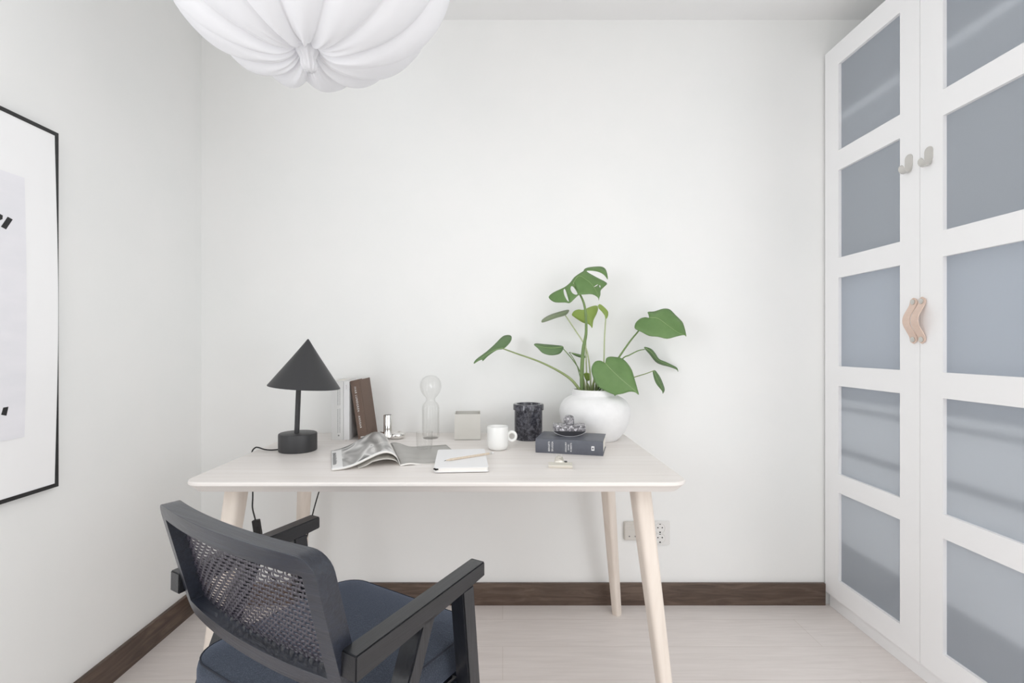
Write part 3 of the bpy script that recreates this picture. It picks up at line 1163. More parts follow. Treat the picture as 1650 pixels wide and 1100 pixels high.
b = new()
rings = []
for i in range(25):
    a = 0.001 + 0.125 * i / 24
    k = 0.50 + 0.0 * i
    z0_, z1_ = arch(a, 0) * k, arch(a, 1) * k
    if i > 16:
        f = (i - 16) / 8
        z0_, z1_ = z0_ * (1 - f) + 0.002 * f, z1_ * (1 - f) + 0.002 * f
    rings.append([(-a, 0.006, z0_), (-a, Lm - 0.004, z1_), (-a, Lm - 0.004, z1_ - 0.0006), (-a, 0.006, z0_ - 0.0006)])
loft(b, rings)
link('inner_leaf', b, 'paper', MG, 60)


def right_z(u, v):
    return 0.0021 + 0.0105 * math.exp(-((u - 0.13) / 0.15) ** 2) * (0.6 + 0.8 * v) + 0.012 * v * math.exp(-(u / 0.12) ** 2)


b = new()
grid(b, lambda u, v: (0.002 + 0.208 * u, Lm * v, right_z(u, v)), 30, 10, lambda u, v: (u, v))
o = link('right_page', b, 'page_right', MG, 180)
o.modifiers.new('thickness', 'SOLIDIFY').thickness = 0.0003
b = new()
rings = []
for i in range(31):
    u = i / 30
    x = 0.001 + 0.209 * u
    zf, zb_ = right_z(u, 0) - 0.0005, right_z(u, 1) - 0.0005
    rings.append([(x, 0.0, zf), (x, Lm, zb_), (x, Lm, 0.0006), (x, 0.0, max(zf - 0.0045, 0.0006))])
loft(b, rings)
link('right_leaves', b, 'paper', MG, 60)
# small unreadable print lines: white along the crest, grey in the margin
b = new()
random.seed(11)
x = 0.055
while x > 0.012:
    s = random.uniform(0.0018, 0.0032)
    for v0, v1 in ((0.06, 0.085),):
        zz = [arch(x, v0) + 0.0004, arch(x - s, v0) + 0.0004, arch(x - s, v1) + 0.0004, arch(x, v1) + 0.0004]
        pts = [Vector((-x, Lm * v0, zz[0])), Vector((-x + s, Lm * v0, zz[1])), Vector((-x + s, Lm * v1, zz[2])), Vector((-x, Lm * v1, zz[3]))]
        loft(b, [pts, [p + Vector((0, 0, 0.0002)) for p in pts]])
    x -= s + random.uniform(0.0008, 0.0016)
link('page_print', b, 'white_foil', MG)
b = new()
for vv in [0.2 + 0.012 * k for k in range(52)]:
    a0 = 0.199
    a1 = a0 - random.uniform(0.008, 0.013)
    pts = [Vector((-a0, Lm * vv, arch(a0, vv) + 0.0004)), Vector((-a1, Lm * vv, arch(a1, vv) + 0.0004)), Vector((-a1, Lm * (vv + 0.004), arch(a1, vv) + 0.0004)), Vector((-a0, Lm * (vv + 0.004), arch(a0, vv) + 0.0004))]
    loft(b, [pts, [p + Vector((0, 0, 0.0002)) for p in pts]])
link('margin_print', b, 'grey_ink', MG)
b = new()
x = 0.192
while x > 0.155:
    s = random.uniform(0.0016, 0.003)
    pts = [Vector((-x, Lm * 0.955, arch(x, 0.955) + 0.0005)), Vector((-x + s, Lm * 0.955, arch(x - s, 0.955) + 0.0005)), Vector((-x + s, Lm * 0.985, arch(x - s, 0.985) + 0.0005)), Vector((-x, Lm * 0.985, arch(x, 0.985) + 0.0005))]
    loft(b, [pts, [p + Vector((0, 0, 0.0002)) for p in pts]])
    x -= s + 0.0022
link('heading_print', b, 'grey_ink', MG)

# ------------------------------------------------------------------ glass vase and glass on the magazine
VA = thing('glass_vase', 'tall clear ribbed glass vase with ball shaped top near wall', 'vase', ((694 - VX) / F * 2.08, 2.08, TZ))
b = new()
vp = [(0.0, 0.0), (0.031, 0.0), (0.0335, 0.004), (0.034, 0.02), (0.034, 0.125), (0.0325, 0.135), (0.027, 0.143), (0.0205, 0.150), (0.0185, 0.157), (0.0205, 0.165), (0.028, 0.173), (0.0375, 0.188), (0.0425, 0.205), (0.043, 0.215), (0.041, 0.229), (0.034, 0.243), (0.022, 0.253), (0.010, 0.2565), (0.0, 0.257)]


def flute(r, z, a):
    k = 1 if 0.012 < z < 0.13 else (0.4 if z < 0.24 else 0)
    return r * (1 + 0.06 * k * math.cos(14 * a))


lathe(b, vp, 128, mod=flute)
vi = [(max(r - 0.0028, 0), z + (0.006 if z < 0.01 else (-0.002 if z > 0.25 else 0))) for r, z in vp]
lathe(b, vi, 128, mod=flute)
link('vase_glass', b, 'glass', VA, 50)
GL = thing('drinking_glass', 'small clear glass standing on the magazine page in front of vase', 'glass', (-0.2865, 1.858, TZ + 0.0024))
b = new()
lathe(b, [(0.0, 0.0), (0.025, 0.0), (0.0275, 0.003), (0.0285, 0.012), (0.030, 0.06), (0.0288, 0.0605), (0.0272, 0.012), (0.024, 0.008), (0.0, 0.0075)], 48)
link('tumbler', b, 'glass', GL, 50)

# ------------------------------------------------------------------ grey cube pot
G = thing('square_pot', 'square grey metal pencil pot standing behind the white mug', 'pot', (-0.143, 2.082, TZ), (0, 0, math.radians(2.5)))
b = new()
h, s, t = 0.104, 0.0515, 0.0022
box(b, -s, s, -s, s, 0, 0.003)
box(b, -s, s, -s, -s + t, 0.0, h); box(b, -s, s, s - t, s, 0.0, h)
box(b, -s, -s + t, -s + t, s - t, 0.0, h); box(b, s - t, s, -s + t, s - t, 0.0, h)
link('pot_body', b, 'grey_lacquer', G)

# ------------------------------------------------------------------ mug
U = thing('mug', 'white ceramic mug with round ring handle beside the notebook', 'mug', ((802 - VX) / F * 1.85, 1.85, TZ))
b = new()
lathe(b, [(0.0, 0.002), (0.024, 0.0), (0.031, 0.002), (0.0355, 0.008), (0.0378, 0.018), (0.0382, 0.03), (0.0382, 0.082), (0.0374, 0.084), (0.0362, 0.083), (0.0358, 0.03), (0.033, 0.012), (0.026, 0.006), (0.0, 0.005)], 64)
link('cup', b, 'ceramic', U, 50)
b = new()
pl = [(0.0515 + 0.0148 * math.cos(a), 0.0, 0.048 + 0.0158 * math.sin(a)) for a in [2 * PI * k / 40 for k in range(41)]]
tube(b, pl, 0.0062, 12, False, 0.85, (0, 1, 0))
bmesh.ops.remove_doubles(b, verts=b.verts, dist=0.0002)
link('handle', b, 'ceramic', U, 60)

# ------------------------------------------------------------------ black marble jar
J = thing('marble_jar', 'black marble jar with rim standing left of the white planter', 'jar', ((851.4 - VX) / F * 2.06, 2.06, TZ))
b = new()
lathe(b, [(0.0, 0.0), (0.055, 0.0), (0.0565, 0.0015), (0.0565, 0.118)], 96)
lathe(b, [(0.0565, 0.1178), (0.0602, 0.1178), (0.0618, 0.1195), (0.0618, 0.139), (0.0600, 0.1425), (0.056, 0.143), (0.049, 0.1425), (0.0475, 0.140), (0.047, 0.131), (0.047, 0.03), (0.0, 0.03)], 96)
link('jar_body', b, 'black_marble', J, 30)

# ------------------------------------------------------------------ dark grey book lying flat
c0 = Vector((0.1165, 1.797))
c1 = Vector((0.344, 1.7375))
ax = (c1 - c0).normalized()
G1 = thing('book', 'thick dark grey book lying flat with white title lettering', 'book', (c0.x, c0.y, TZ), (0, 0, math.atan2(ax.y, ax.x)))
bl, bd, bh = (c1 - c0).length, 0.160, 0.0495
b = new()
sp = [(0.0, 0.002)] + [(-0.004 * math.sin(PI * k / 10), 0.0 + bh * k / 10) for k in range(1, 10)] + [(0.0, bh - 0.002)]
box(b, 0, bl, 0.001, bd, 0.0, 0.0022, 0.0008)
box(b, 0, bl, 0.001, bd, bh - 0.0022, bh, 0.0008)
prism(b, [(-0.0005, 0.0), (-0.003, 0.008), (-0.004, bh / 2), (-0.003, bh - 0.008), (-0.0005, bh), (0.004, bh), (0.004, 0.0)], 'X', 0.0, bl)
link('cover', b, 'grey_cover', G1, 40)
b = new(); box(b, 0.003, bl - 0.003, 0.003, bd - 0.003, 0.002, bh - 0.002); link('page_block', b, 'page_block', G1)
for body, xx, sz in (('BERGETS', 0.049, 0.0088), ('SKUGGA', 0.0605, 0.0088), ('GREGORY', 0.108, 0.0075), ('DAVID', 0.117, 0.0068), ('ROBERTS', 0.126, 0.0075)):
    t = text_bm(body, sz, frame_mtx((xx, -0.0042, bh / 2), (0, 0, 1), (-1, 0, 0)), 0.0004)
    tag(link('spine_lettering', t, 'white_foil', G1), 'white spine lettering')
b = new()
prism(b, [(0.2005 + x, bh / 2 + z) for x, z in rrect(0.005, 0.0075, 0.001, 2)], 'Y', -0.0046, -0.0035)
o = link('spine_emblem', b, 'white_foil', G1)
b = new()
prism(b, [(0.2005 + 0.0026 * math.cos(a), bh / 2 + 0.0036 * math.sin(a)) for a in [2 * PI * k / 16 for k in range(16)]], 'Y', -0.0049, -0.0045)
link('emblem_oval', b, 'grey_cover', o)

# ------------------------------------------------------------------ marble ink blotter on the book
BL = thing('ink_blotter', 'rocker shaped marble ink blotter resting on the dark grey book', 'blotter', ((917.6 - VX) / F * 1.855, 1.868, TZ + bh), (0, 0, math.radians(-4)))
b = new()
hw, zb = 0.058, 0.0185
arc = []
for k in range(25):
    t = -1 + 2 * k / 24
    arc.append((hw * t, 0.0004 + zb * (1 - math.sqrt(max(0, 1 - (0.94 * t) ** 2))) / (1 - math.sqrt(1 - 0.94 ** 2))))
prism(b, arc, 'Y', -0.034, 0.034)
link('rocker', b, 'felt', BL, 40)
b = new()
outer_ = [(x * 1.004, z - 0.0004) for x, z in arc]
inner_ = [(x, z + 0.0003) for x, z in arc]
rings = [[(o_[0], -0.0345, o_[1]), (o_[0], 0.0345, o_[1]), (i_[0], 0.0345, i_[1]), (i_[0], -0.0345, i_[1])] for o_, i_ in zip(outer_, inner_)]
loft(b, rings)
link('blotting_paper', b, 'print_paper', BL, 40)
b = new(); box(b, -hw, hw, -0.034, 0.034, zb, zb + 0.0205, 0.0012); link('plate', b, 'grey_marble', BL)
b = new()
lathe(b, [(0.0, 0.039), (0.0192, 0.039), (0.0192, 0.060), (0.0185, 0.064), (0.0145, 0.0695), (0.008, 0.0725), (0.0, 0.073)], 28, (0, 0, 0))
link('knob', b, 'grey_marble', BL, 25)

# ------------------------------------------------------------------ bulldog clip
CL = thing('bulldog_clip', 'pale metal bulldog clip lying in front of the grey book', 'clip', (0.178, 1.566, TZ), (0, 0, math.radians(-5)))
b = new()
hwc = 0.037
tube(b, [(-hwc, 0, 0.0062), (hwc, 0, 0.0062)], 0.0035, 14)
tube(b, [(-hwc, -0.001, 0.0021), (hwc, -0.001, 0.0021)], 0.0020, 10)
# upper plate rising to the back with its rounded tab, lower plate lying flat
for sgn, zf, zr in ((1, 0.0085, 0.017),):
    rings = [[(-hwc, 0.001, zf), (hwc, 0.001, zf), (hwc, 0.001, zf - 0.001), (-hwc, 0.001, zf - 0.001)], [(-hwc, 0.020, 0.0135), (hwc, 0.020, 0.0135), (hwc, 0.020, 0.0125), (-hwc, 0.020, 0.0125)]]
    loft(b, rings)
rings = [[(-hwc, 0.0, 0.0015), (hwc, 0.0, 0.0015), (hwc, 0.0, 0.0005), (-hwc, 0.0, 0.0005)], [(-hwc, 0.020, 0.0015), (hwc, 0.020, 0.0015), (hwc, 0.020, 0.0005), (-hwc, 0.020, 0.0005)]]
loft(b, rings)
link('jaws', b, 'brass', CL, 40)


def tab(name, tx, s0, ang, m):
    b = new()
    out = []
    for k in range(13):
        a = PI * k / 12
        out.append((0.0125 * math.cos(a), 0.020 + 0.012 * math.sin(a)))
    poly = [(0.0165, 0.0)] + out + [(-0.0165, 0.0)]
    hole = [(0.0026 * math.cos(2 * PI * k / 14), 0.0225 + 0.0026 * math.sin(2 * PI * k / 14)) for k in range(14)]
    pv = [Vector(p) for p in poly] + [Vector(p) for p in hole]
    ne = len(poly)
    ed = [(i, (i + 1) % ne) for i in range(ne)] + [(ne + i, ne + (i + 1) % 14) for i in range(14)]
    vo, _, fo, _, _, _ = delaunay_2d_cdt(pv, ed, [], 0, 1e-6)
    vs = [b.verts.new((p.x, p.y, 0)) for p in vo]
    for f in fo:
        c = sum((vo[i] for i in f), Vector((0, 0))) / len(f)
        if (c - Vector((0, 0.0225))).length < 0.0024 or not inside(c, poly):
            continue
        b.faces.new([vs[i] for i in f])
    bmesh.ops.transform(b, matrix=Matrix.Translation((tx, s0[0], s0[1])) @ Matrix.Rotation(ang, 4, 'X'), verts=b.verts)
    o = link(name, b, m, CL)
    o.modifiers.new('thickness', 'SOLIDIFY').thickness = 0.0009
    return o


def inside(p, poly):
    r = False
    n = len(poly)
    for i in range(n):
        a, c = poly[i], poly[(i + 1) % n]
        if (a[1] > p[1]) != (c[1] > p[1]) and p[0] < (c[0] - a[0]) * (p[1] - a[1]) / (c[1] - a[1]) + a[0]:
            r = not r
    return r


tab('handle_tab', -0.003, (0.019, 0.013), math.radians(28), 'brass')
o = tab('handle_tab', -0.002, (0.019, 0.0012), math.radians(2), 'brass')
b = new()
pl = [(0.0085 * math.cos(a) - 0.003, 0.043 + 0.002 * math.sin(a), 0.029 + 0.0055 * math.sin(a)) for a in [2 * PI * k / 28 for k in range(29)]]
tube(b, pl, 0.0006, 6, False)
link('wire_ring', b, 'chrome', CL)
b = new()
box(b, 0.012, 0.022, 0.022, 0.034, 0.0025, 0.0155, 0.001)
tube(b, [(0.010, 0.024, 0.004), (0.025, 0.026, 0.004)], 0.0032, 10)
link('spring', b, 'black_metal', CL)

# ------------------------------------------------------------------ notebook and pencil
nf = Vector((-0.204, 1.500)); nb = Vector((-0.232, 1.768)); nr = Vector((-0.0441, 1.510))
na = (nr - nf).normalized()
NB = thing('notebook', 'white softcover notebook lying on the desk under the pencil', 'notebook', (nf.x, nf.y, TZ + 0.0024), (0, 0, math.radians(4.6)))
nw, nl, nh = 0.1625, 0.268, 0.0138


def half_round(x0, x1, y0, y1, r, n=6):
    out = []
    for cx_, cy_, a0 in ((x1 - r * .5, y1 - r * .5, 0), (x0 + r, y1 - r, 90), (x0 + r, y0 + r, 180), (x1 - r * .5, y0 + r * .5, 270)):
        rr = r if a0 in (90, 180) else r * .5
        for k in range(n + 1):
            a = math.radians(a0 + 90 * k / n)
            out.append((cx_ + rr * math.cos(a), cy_ + rr * math.sin(a)))
    return out


b = new()
prism(b, half_round(0, nw, 0, nl, 0.012), 'Z', 0.0, 0.0016, 0.0004)
link('back_cover', b, 'note_cover', NB, 50)
b = new(); prism(b, half_round(0.002, nw - 0.002, 0.002, nl - 0.002, 0.011), 'Z', 0.0016, nh - 0.0016); link('page_block', b, 'paper', NB, 50)
b = new()
prism(b, half_round(0, nw, 0, nl, 0.012), 'Z', nh - 0.0016, nh, 0.0005)
link('front_cover', b, 'note_cover', NB, 50)
b = new()
for (x, y, z, r) in ((0.003, 0.008, 0.009, 0.0035), (0.0065, 0.003, 0.0085, 0.0035), (0.0105, 0.0005, 0.0095, 0.003)):
    t = bmesh.new()
    bmesh.ops.create_icosphere(t, subdivisions=2, radius=r)
    bmesh.ops.transform(t, matrix=Matrix.Translation((x, y, z)) @ Matrix.Diagonal((1.3, 1.0, 0.8, 1)), verts=t.verts)
    merge(b, t)
tag(link('closure_knot', b, 'hole', NB, 60), 'small black knot at the notebook corner')
p0 = Vector((-0.1828, 1.581, TZ + 0.0024 + nh + 0.0036)); p1 = Vector((-0.0311, 1.695, TZ + 0.0024 + nh + 0.0036))
pd = (p1 - p0)
PC = thing('pencil', 'natural wood pencil lying across the white notebook', 'pencil', p0, (0, 0, math.atan2(pd.y, pd.x)))
ll = pd.length
b = new()
hexr = lambda x, r: [(x, r * math.cos(PI / 3 * k + PI / 6), r * math.sin(PI / 3 * k + PI / 6)) for k in range(6)]
loft(b, [hexr(0.006, 0.0012), hexr(0.024, 0.0037), hexr(ll - 0.018, 0.0037)])
link('barrel', b, 'wood_pencil', PC, 20)
b = new(); tube(b, [(0.0, 0, -0.001), (0.0065, 0, 0)], [0.0003, 0.0013], 8); link('lead', b, 'graphite', PC)
b = new(); tube(b, [(ll - 0.018, 0, 0), (ll - 0.007, 0, 0)], 0.0038, 12); link('ferrule', b, 'steel', PC)
b = new(); tube(b, [(ll - 0.007, 0, 0), (ll, 0, 0)], 0.0035, 12); link('eraser', b, 'white_foil', PC)

# ------------------------------------------------------------------ planter and monstera
ppx, ppy = (958 - VX) / F * 2.06, 2.06
PT = thing('planter', 'round white rough ceramic planter on right end of the desk', 'planter', (ppx, ppy, TZ))
b = new()
pp = [(0.0, 0.0), (0.082, 0.0), (0.094, 0.004), (0.106, 0.016), (0.121, 0.04), (0.135, 0.072), (0.142, 0.103), (0.1405, 0.126), (0.131, 0.149), (0.115, 0.165), (0.0985, 0.174), (0.0915, 0.178), (0.0895, 0.183), (0.0905, 0.198), (0.0885, 0.2015), (0.083, 0.2015), (0.081, 0.197), (0.081, 0.17), (0.08, 0.165)]
pp = [(p.x, p.y) for p in catmull([(a, c, 0) for a, c in pp], 3)]
lathe(b, pp, 96)
link('pot_body', b, 'plaster', PT, 60)
b = new()
lathe(b, [(0.081, 0.172), (0.06, 0.176), (0.03, 0.178), (0.0, 0.178)], 48)
link('soil', b, 'soil', PT, 60)

SOIL = TZ + 0.176
MO = thing('monstera_plant', 'green monstera plant growing in the round white planter', 'plant', (ppx, ppy, SOIL))
MB0 = Vector((ppx, ppy, SOIL))


def c8(pts):
    return [(880 + x / 5.0, 420 + y / 5.0) for x, y in pts]


def c4(pts):
    return [(750 + x / 3.549, 410 + y / 3.549) for x, y in pts]


def seg_dist(p, line):
    best = 1e9
    for a, c in zip(line, line[1:]):
        a = Vector(a); c = Vector(c)
        ab = c - a
        q = Vector((p[0], p[1]))
        t = max(0, min(1, (q - a).dot(ab) / max(ab.length_squared, 1e-9)))
        best = min(best, (q - (a + ab * t)).length)
    return best


def leaf(outline, rib, Yb, gx, gy, fold, m='leaf', holes=(), base=None, curl=0.0, step=4.5, rib_r=0.0011):
    """leaf outline given as sight lines; its sheet stands at its own depth, tilted and folded along the rib"""
    base = base or rib[0]

    def Yat(p):
        dx, dy = (p[0] - base[0]) / 395.0, (p[1] - base[1]) / 395.0
        dd = seg_dist(p, rib) / 395.0
        return min(Yb + gx * dx + gy * dy + fold * dd + curl * (dx * dx + dy * dy), WY - 0.02)
    ol = [(p.x, p.y) for p in catmull([(x, y, 0) for x, y in outline], 3, True)]
    hl_ = [[(p.x, p.y) for p in catmull([(x, y, 0) for x, y in h], 3, True)] for h in holes]
    pv, ed = [], []
    for poly in [ol] + hl_:
        s = len(pv)
        pv += [Vector(p) for p in poly]
        ed += [(s + i, s + (i + 1) % len(poly)) for i in range(len(poly))]
    rp = [p for p in catmull([(x, y, 0) for x, y in rib], 4)]
    s = len(pv)
    rin = [Vector((p.x, p.y)) for p in rp if inside(p, ol) and not any(inside(p, h) for h in hl_)]
    xs = [p[0] for p in ol]; ys = [p[1] for p in ol]
    x = min(xs)
    row = 0
    allb = [Vector(p) for poly in [ol] + hl_ for p in poly]
    while x < max(xs):
        y = min(ys) + (step / 2 if row % 2 else 0)
        while y < max(ys):
            p = Vector((x, y))
            if inside(p, ol) and not any(inside(p, h) for h in hl_) and min((p - q).length for q in allb) > step * 0.5 and all((p - q).length > step * 0.5 for q in rin):
                pv.append(p)
            y += step
        x += step
        row += 1
    pv += rin
    vo, _, fo, _, _, _ = delaunay_2d_cdt(pv, ed, [], 0, 1e-5)
    b = new()
    vs = [b.verts.new(P(p.x, p.y, Yat(p)) - MB0) for p in vo]
    for f in fo:
        c = sum((vo[i] for i in f), Vector((0, 0))) / len(f)
        if inside(c, ol) and not any(inside(c, h) for h in hl_):
            b.faces.new([vs[i] for i in f])
    loose = [v for v in b.verts if not v.link_faces]
    bmesh.ops.delete(b, geom=loose, context='VERTS')
    o = link('leaf', b, m, MO, 180)
    md = o.modifiers.new('thickness', 'SOLIDIFY'); md.thickness = 0.0011; md.offset = 0
    b = new()
    pts = [P(p.x, p.y, Yat(p)) - MB0 + Vector((0, -0.0007, 0)) for p in rp]
    tube(b, pts, [rib_r, rib_r * 0.3], 6, True, 0.7)
    link('midrib', b, 'vein', o, 180)
    return Yat


def stalk(pts, rads, m='stem'):
    """pts: (px, py, depth)"""
    b = new()
    tube(b, [p - MB0 for p in catmull([P(*p) for p in pts], 6)], rads, 10)
    return link('stalk', b, m, MO, 60)


# big split leaf at the top
big = c8([(22, 288), (60, 255), (130, 222), (160, 205), (195, 175), (225, 135), (265, 105), (300, 83), (308, 68), (335, 55), (400, 47), (455, 50), (485, 80), (497, 150), (470, 117), (430, 92), (370, 80), (325, 85), (400, 130), (488, 178), (470, 207), (440, 238), (437, 275), (428, 300), (424, 322), (415, 295), (370, 270), (300, 272), (262, 277), (225, 310), (190, 340), (150, 336), (75, 335), (35, 314)])
h1 = c8([(149, 226), (161, 250), (176, 300), (183, 328), (166, 315), (146, 275), (140, 238)])
h2 = c8([(204, 204), (224, 216), (252, 262), (240, 274), (212, 260), (196, 228)])
h3 = c8([(383, 212), (400, 198), (416, 190), (414, 196), (400, 206)])
h4 = c8([(428, 198), (436, 200), (437, 216), (432, 214)])
h5 = c8([(219, 176), (232, 196), (250, 232), (258, 245), (240, 226), (222, 198)])
leaf(big, c8([(216, 182), (262, 122), (320, 150), (372, 196), (412, 262), (424, 316)]), 2.01, -0.25, -0.75, 0.35, 'leaf', [h1, h2, h3, h4, h5], curl=0.9)
# young pale leaf behind the main stalk
leaf(c8([(207, 434), (225, 405), (260, 392), (300, 395), (345, 375), (385, 362), (412, 364), (418, 390), (405, 430), (380, 482), (372, 540), (355, 522), (335, 508), (300, 500), (250, 470), (222, 450)]), c8([(316, 398), (335, 440), (355, 490), (370, 536)]), 2.09, 0.1, 0.3, 0.3, 'leaf_young')
# rolled young leaf on its straight stalk
leaf(c8([(418, 362), (430, 350), (450, 358), (485, 390), (500, 415), (496, 450), (480, 470), (471, 440), (445, 405), (425, 385)]), c8([(480, 466), (476, 430), (455, 395), (424, 360)]), 2.08, 0.6, 0.2, -0.7, 'leaf_young')
# large leaf to the right
leaf(c8([(820, 412), (870, 408), (920, 392), (960, 385), (1000, 395), (1045, 440), (1095, 490), (1112, 530), (1125, 580), (1128, 610), (1110, 598), (1050, 610), (975, 628), (900, 612), (830, 605), (770, 575), (722, 552), (712, 530), (725, 495), (760, 465), (800, 455), (828, 459), (824, 432)]), c8([(830, 456), (900, 464), (980, 520), (1060, 576), (1122, 602)]), 2.06, 0.05, -0.7, 0.25, 'leaf', curl=0.3)
# narrow leaf seen edge on, right
leaf(c8([(790, 694), (815, 697), (850, 712), (880, 745), (910, 790), (960, 812), (1010, 836), (1055, 862), (1063, 896), (1049, 876), (1000, 856), (930, 838), (880, 812), (832, 752), (800, 716)]), c8([(797, 700), (850, 738), (900, 798), (1000, 845), (1058, 876)]), 2.10, 0.25, 0.7, 0.8, 'leaf_deep')
# small hanging leaf, right
leaf(c8([(858, 890), (875, 882), (890, 895), (920, 940), (945, 1000), (955, 1040), (940, 1070), (936, 1055), (925, 1038), (890, 995), (870, 950)]), c8([(868, 888), (890, 940), (925, 1010), (942, 1062)]), 2.06, 0.5, 0.1, 0.6, 'leaf_deep', step=3)
# front heart leaf
leaf(c8([(476, 820), (484, 787), (510, 773), (560, 775), (610, 786), (650, 820), (690, 880), (712, 950), (735, 1030), (746, 1079), (716, 1059), (670, 1055), (620, 1070), (565, 1080), (556, 1091), (545, 1078), (520, 1068), (470, 1045), (430, 1020), (398, 985), (375, 930), (364, 880), (374, 838), (400, 809), (440, 805), (468, 820)]), c8([(474, 822), (540, 892), (620, 966), (700, 1032), (740, 1072)]), 1.985, -0.05, -0.45, 0.22, 'leaf', curl=0.5)
# leaf left of the main stalk
leaf(c4([(392, 516), (405, 508), (450, 512), (520, 518), (556, 524), (560, 538), (545, 562), (520, 573), (480, 575), (440, 562), (414, 536)]), c4([(556, 527), (500, 534), (440, 528), (398, 516)]), 2.10, 0.2, -0.9, 0.5, 'leaf_deep')
# small leaf behind
leaf(c4([(604, 560), (640, 567), (690, 580), (690, 590), (655, 588), (620, 574)]), c4([(604, 561), (640, 573), (688, 585)]), 2.13, 0.1, 0.3, 0.4, 'leaf_deep', step=3)
# pale underside leaf upper left
leaf(c4([(437, 388), (440, 371), (480, 346), (540, 326), (592, 316), (575, 345), (520, 362), (470, 380)]), c4([(578, 328), (520, 346), (470, 366), (440, 381)]), 2.11, 0.2, -1.6, 0.3, 'leaf_under')
# far left leaf
leaf(c4([(48, 624), (60, 600), (120, 555), (165, 515), (210, 470), (240, 460), (262, 466), (262, 490), (245, 515), (215, 540), (180, 546), (130, 580), (100, 609), (95, 601), (75, 608)]), c4([(214, 534), (170, 545), (110, 578), (52, 622)]), 2.05, 0.15, -0.8, 0.5, 'leaf_deep', curl=0.4)
# little sheath leaf low in the middle
leaf(c4([(678, 680), (700, 676), (718, 690), (712, 716), (695, 722), (682, 704)]), c4([(698, 722), (698, 700), (696, 680)]), 2.08, 0.2, 0.1, -0.4, 'leaf_young', step=3)

stalk([(938, 634, 2.05), (937.5, 600, 2.045), (940, 562, 2.035), (944.5, 534, 2.03), (942.5, 496, 2.02), (935, 475, 2.015), (923.5, 457, 2.01)], [0.0082, 0.0082, 0.0072, 0.0056, 0.0046, 0.004, 0.0036], 'stem_dark')
stalk([(937, 632, 2.045), (921, 612, 2.04), (899, 597, 2.04), (868, 582, 2.045), (834, 570, 2.05), (810.5, 561.5, 2.05)], [0.0062, 0.0055, 0.0045, 0.0036, 0.003, 0.0026], 'stem')
stalk([(952, 634, 2.07), (950.5, 596, 2.075), (944, 560, 2.085), (925, 529, 2.10), (911, 508, 2.11)], [0.004, 0.0032, 0.0028, 0.0024], 'stem_pale')
stalk([(943, 632, 2.07), (935, 600, 2.08), (924, 581, 2.09), (907, 561, 2.10)], [0.003, 0.0024, 0.0022, 0.002], 'stem_dark')
stalk([(946, 632, 2.085), (944, 560, 2.09), (943.5, 520, 2.095), (944, 500, 2.092)], [0.0032, 0.0028, 0.0024, 0.002], 'stem_pale')
stalk([(958, 634, 2.075), (971, 605, 2.08), (973, 585, 2.08), (974, 545, 2.08), (976, 513, 2.08)], [0.004, 0.0034, 0.003, 0.0026], 'stem_pale')
stalk([(958, 633, 2.07), (978, 606, 2.06), (997, 576, 2.06), (1015, 550, 2.065), (1028, 534, 2.072), (1044, 512, 2.064)], [0.0045, 0.004, 0.0034, 0.0028], 'stem_dark')
stalk([(962, 634, 2.075), (984, 604, 2.08), (1003, 578, 2.09), (1014, 572, 2.095), (1028, 565, 2.10), (1039, 562.5, 2.10)], [0.0036, 0.003, 0.0024, 0.002], 'stem_dark')
stalk([(964, 634, 2.07), (990, 618, 2.06), (1022, 607.5, 2.06), (1040, 602, 2.06), (1053.5, 597, 2.06)], [0.003, 0.0024, 0.002, 0.0018], 'stem')
stalk([(953, 634, 2.05), (957, 615, 2.02), (966, 598, 1.995), (974.8, 584.4, 1.987)], [0.005, 0.0045, 0.0036, 0.003], 'stem')
stalk([(941, 634, 2.10), (930, 590, 2.12), (919, 570, 2.13), (917, 568, 2.13), (920, 567.6, 2.13)], [0.002, 0.0016, 0.0014, 0.0012], 'stem_dark')
for px0, px1, y1_, m in ((944, 941, 610, 'stem_pale'), (950, 946, 616, 'stem'), (955, 957, 606, 'stem_pale'), (961, 960, 612, 'stem')):
    stalk([(px0, 634, 2.06), ((px0 + px1) / 2, 622, 2.055), (px1, y1_, 2.05)], [0.006, 0.0048, 0.0012], m)

# ------------------------------------------------------------------ wall sockets
SK = thing('wall_socket', 'white double wall socket behind front right desk leg', 'socket', ((1062.5 - VX) / F * WY, WY, HC - (857.6 - VY) / F * WY))
b = new()
prism(b, rrect(0.0435, 0.0515, 0.006, 4), 'Y', -0.009, -0.0005, 0.002)
link('cover_plate', b, 'plastic', SK, 30)
for zc in (0.0215, -0.0215):
    b = new()
    lathe(b, [(0.0235, 0.0), (0.0235, 0.0014), (0.0215, 0.0016), (0.0205, -0.0002), (0.0, -0.0002)], 40)
    bmesh.ops.transform(b, matrix=Matrix.Translation((0, -0.0094, zc)) @ Matrix.Rotation(PI / 2, 4, 'X'), verts=b.verts)
    o = link('outlet', b, 'plastic', SK, 30)
    b = new()
    for (x, z) in ((-0.0095, 0.003), (0.0095, 0.003)):
        t = bmesh.new(); lathe(t, [(0.0, 0.0), (0.0026, 0.0), (0.0026, 0.0012), (0.0, 0.0012)], 16)
        merge(b, t, Matrix.Translation((x, -0.0094, zc + z)) @ Matrix.Rotation(PI / 2, 4, 'X'))
    box(b, -0.003, 0.003, -0.0106, -0.0094, zc - 0.0195, zc - 0.0145)
    box(b, -0.003, 0.003, -0.0106, -0.0094, zc + 0.0165, zc + 0.019)
    link('socket_hole', b, 'hole', o)
AN = thing('antenna_outlet', 'small white outlet box with grooves between right desk legs', 'socket', ((1020 - VX) / F * WY, WY, HC - (853.5 - VY) / F * WY))
b = new()
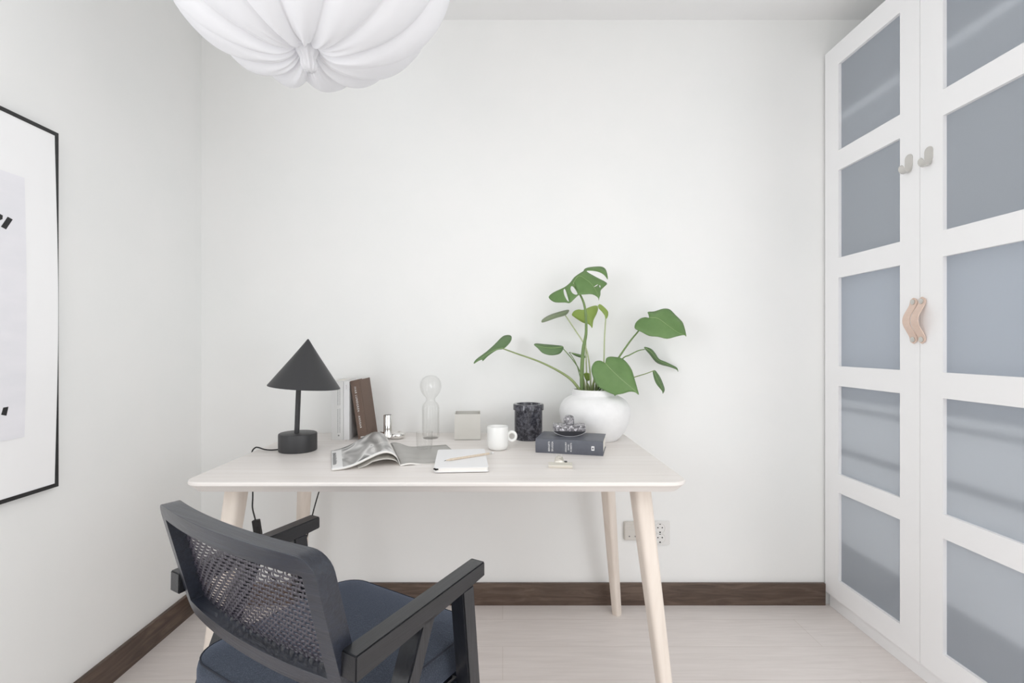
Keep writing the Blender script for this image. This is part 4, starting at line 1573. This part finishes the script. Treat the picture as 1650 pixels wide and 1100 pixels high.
prism(b, rrect(0.0415, 0.0395, 0.004, 4), 'Y', -0.016, -0.0005, 0.003)
link('outlet_box', b, 'plastic_off', AN, 30)
b = new()
for z in (0.029, 0.016, 0.005):
    box(b, -0.034, 0.034, -0.0168, -0.0158, z, z + 0.0022)
link('groove', b, 'grey_lacquer', AN)
b = new()
for x in (-0.020, 0.006):
    t = bmesh.new(); lathe(t, [(0.0, 0.0), (0.003, 0.0), (0.003, 0.0014), (0.0, 0.0014)], 16)
    merge(b, t, Matrix.Translation((x, -0.0158, -0.022)) @ Matrix.Rotation(PI / 2, 4, 'X'))
link('port', b, 'grey_ink', AN)


# ------------------------------------------------------------------ light, camera, view
def area(name, loc, rot, sx, sy, power, c=(1, 1, 1)):
    l = bpy.data.lights.new(name, 'AREA')
    l.shape = 'RECTANGLE'
    l.size, l.size_y = sx, sy
    l.energy = power
    l.color = c
    o = bpy.data.objects.new(name, l)
    C.objects.link(o)
    o.location = loc
    o.rotation_euler = rot
    return o


y0, y1, z0, z1 = WIN
area('daylight_left_window', (LX - 0.05, (y0 + y1) / 2, (z0 + z1) / 2), (0, -PI / 2, 0), z1 - z0 - 0.1, y1 - y0 - 0.1, 16.5, (0.955, 0.98, 1.0))
y0, y1, z0, z1 = FILL_WIN
area('added_right_fill', (RX + 0.05, (y0 + y1) / 2, (z0 + z1) / 2), (0, PI / 2, 0), z1 - z0 - 0.1, y1 - y0 - 0.1, 33, (0.965, 0.98, 1.0))  # fill added through the made-up right window to lighten the left wall
area('added_overhead_fill', (1.25, -0.5, 2.50), (0, 0, 0), 1.4, 1.6, 16, (1.0, 0.99, 0.97))  # overhead fill without a fixture, added to lift floor, desk and left wall

w = bpy.data.worlds.new('daylight')
bpy.context.scene.world = w
w.use_nodes = True
bg = w.node_tree.nodes['Background']
bg.inputs[0].default_value = (0.9, 0.95, 1.0, 1)
bg.inputs[1].default_value = 1.0

cam = bpy.data.cameras.new('camera')
cam.sensor_width = 36
cam.sensor_fit = 'HORIZONTAL'
cam.lens = F / 1650 * 36
cam.shift_x = (825 - VX) / 1650
cam.shift_y = (VY - 550) / 1650
cam.clip_start = 0.02
co = bpy.data.objects.new('camera', cam)
C.objects.link(co)
co.location = (0, 0, HC)
co.rotation_euler = (PI / 2, 0, 0)
s = bpy.context.scene
s.camera = co
s.view_settings.view_transform = 'Standard'
s.view_settings.look = 'None'
s.view_settings.gamma = 1
s.view_settings.use_curve_mapping = False
s.view_settings.exposure = -0.11
s.cycles.max_bounces = 14
s.cycles.diffuse_bounces = 8
s.cycles.transmission_bounces = 10
s.cycles.transparent_max_bounces = 24
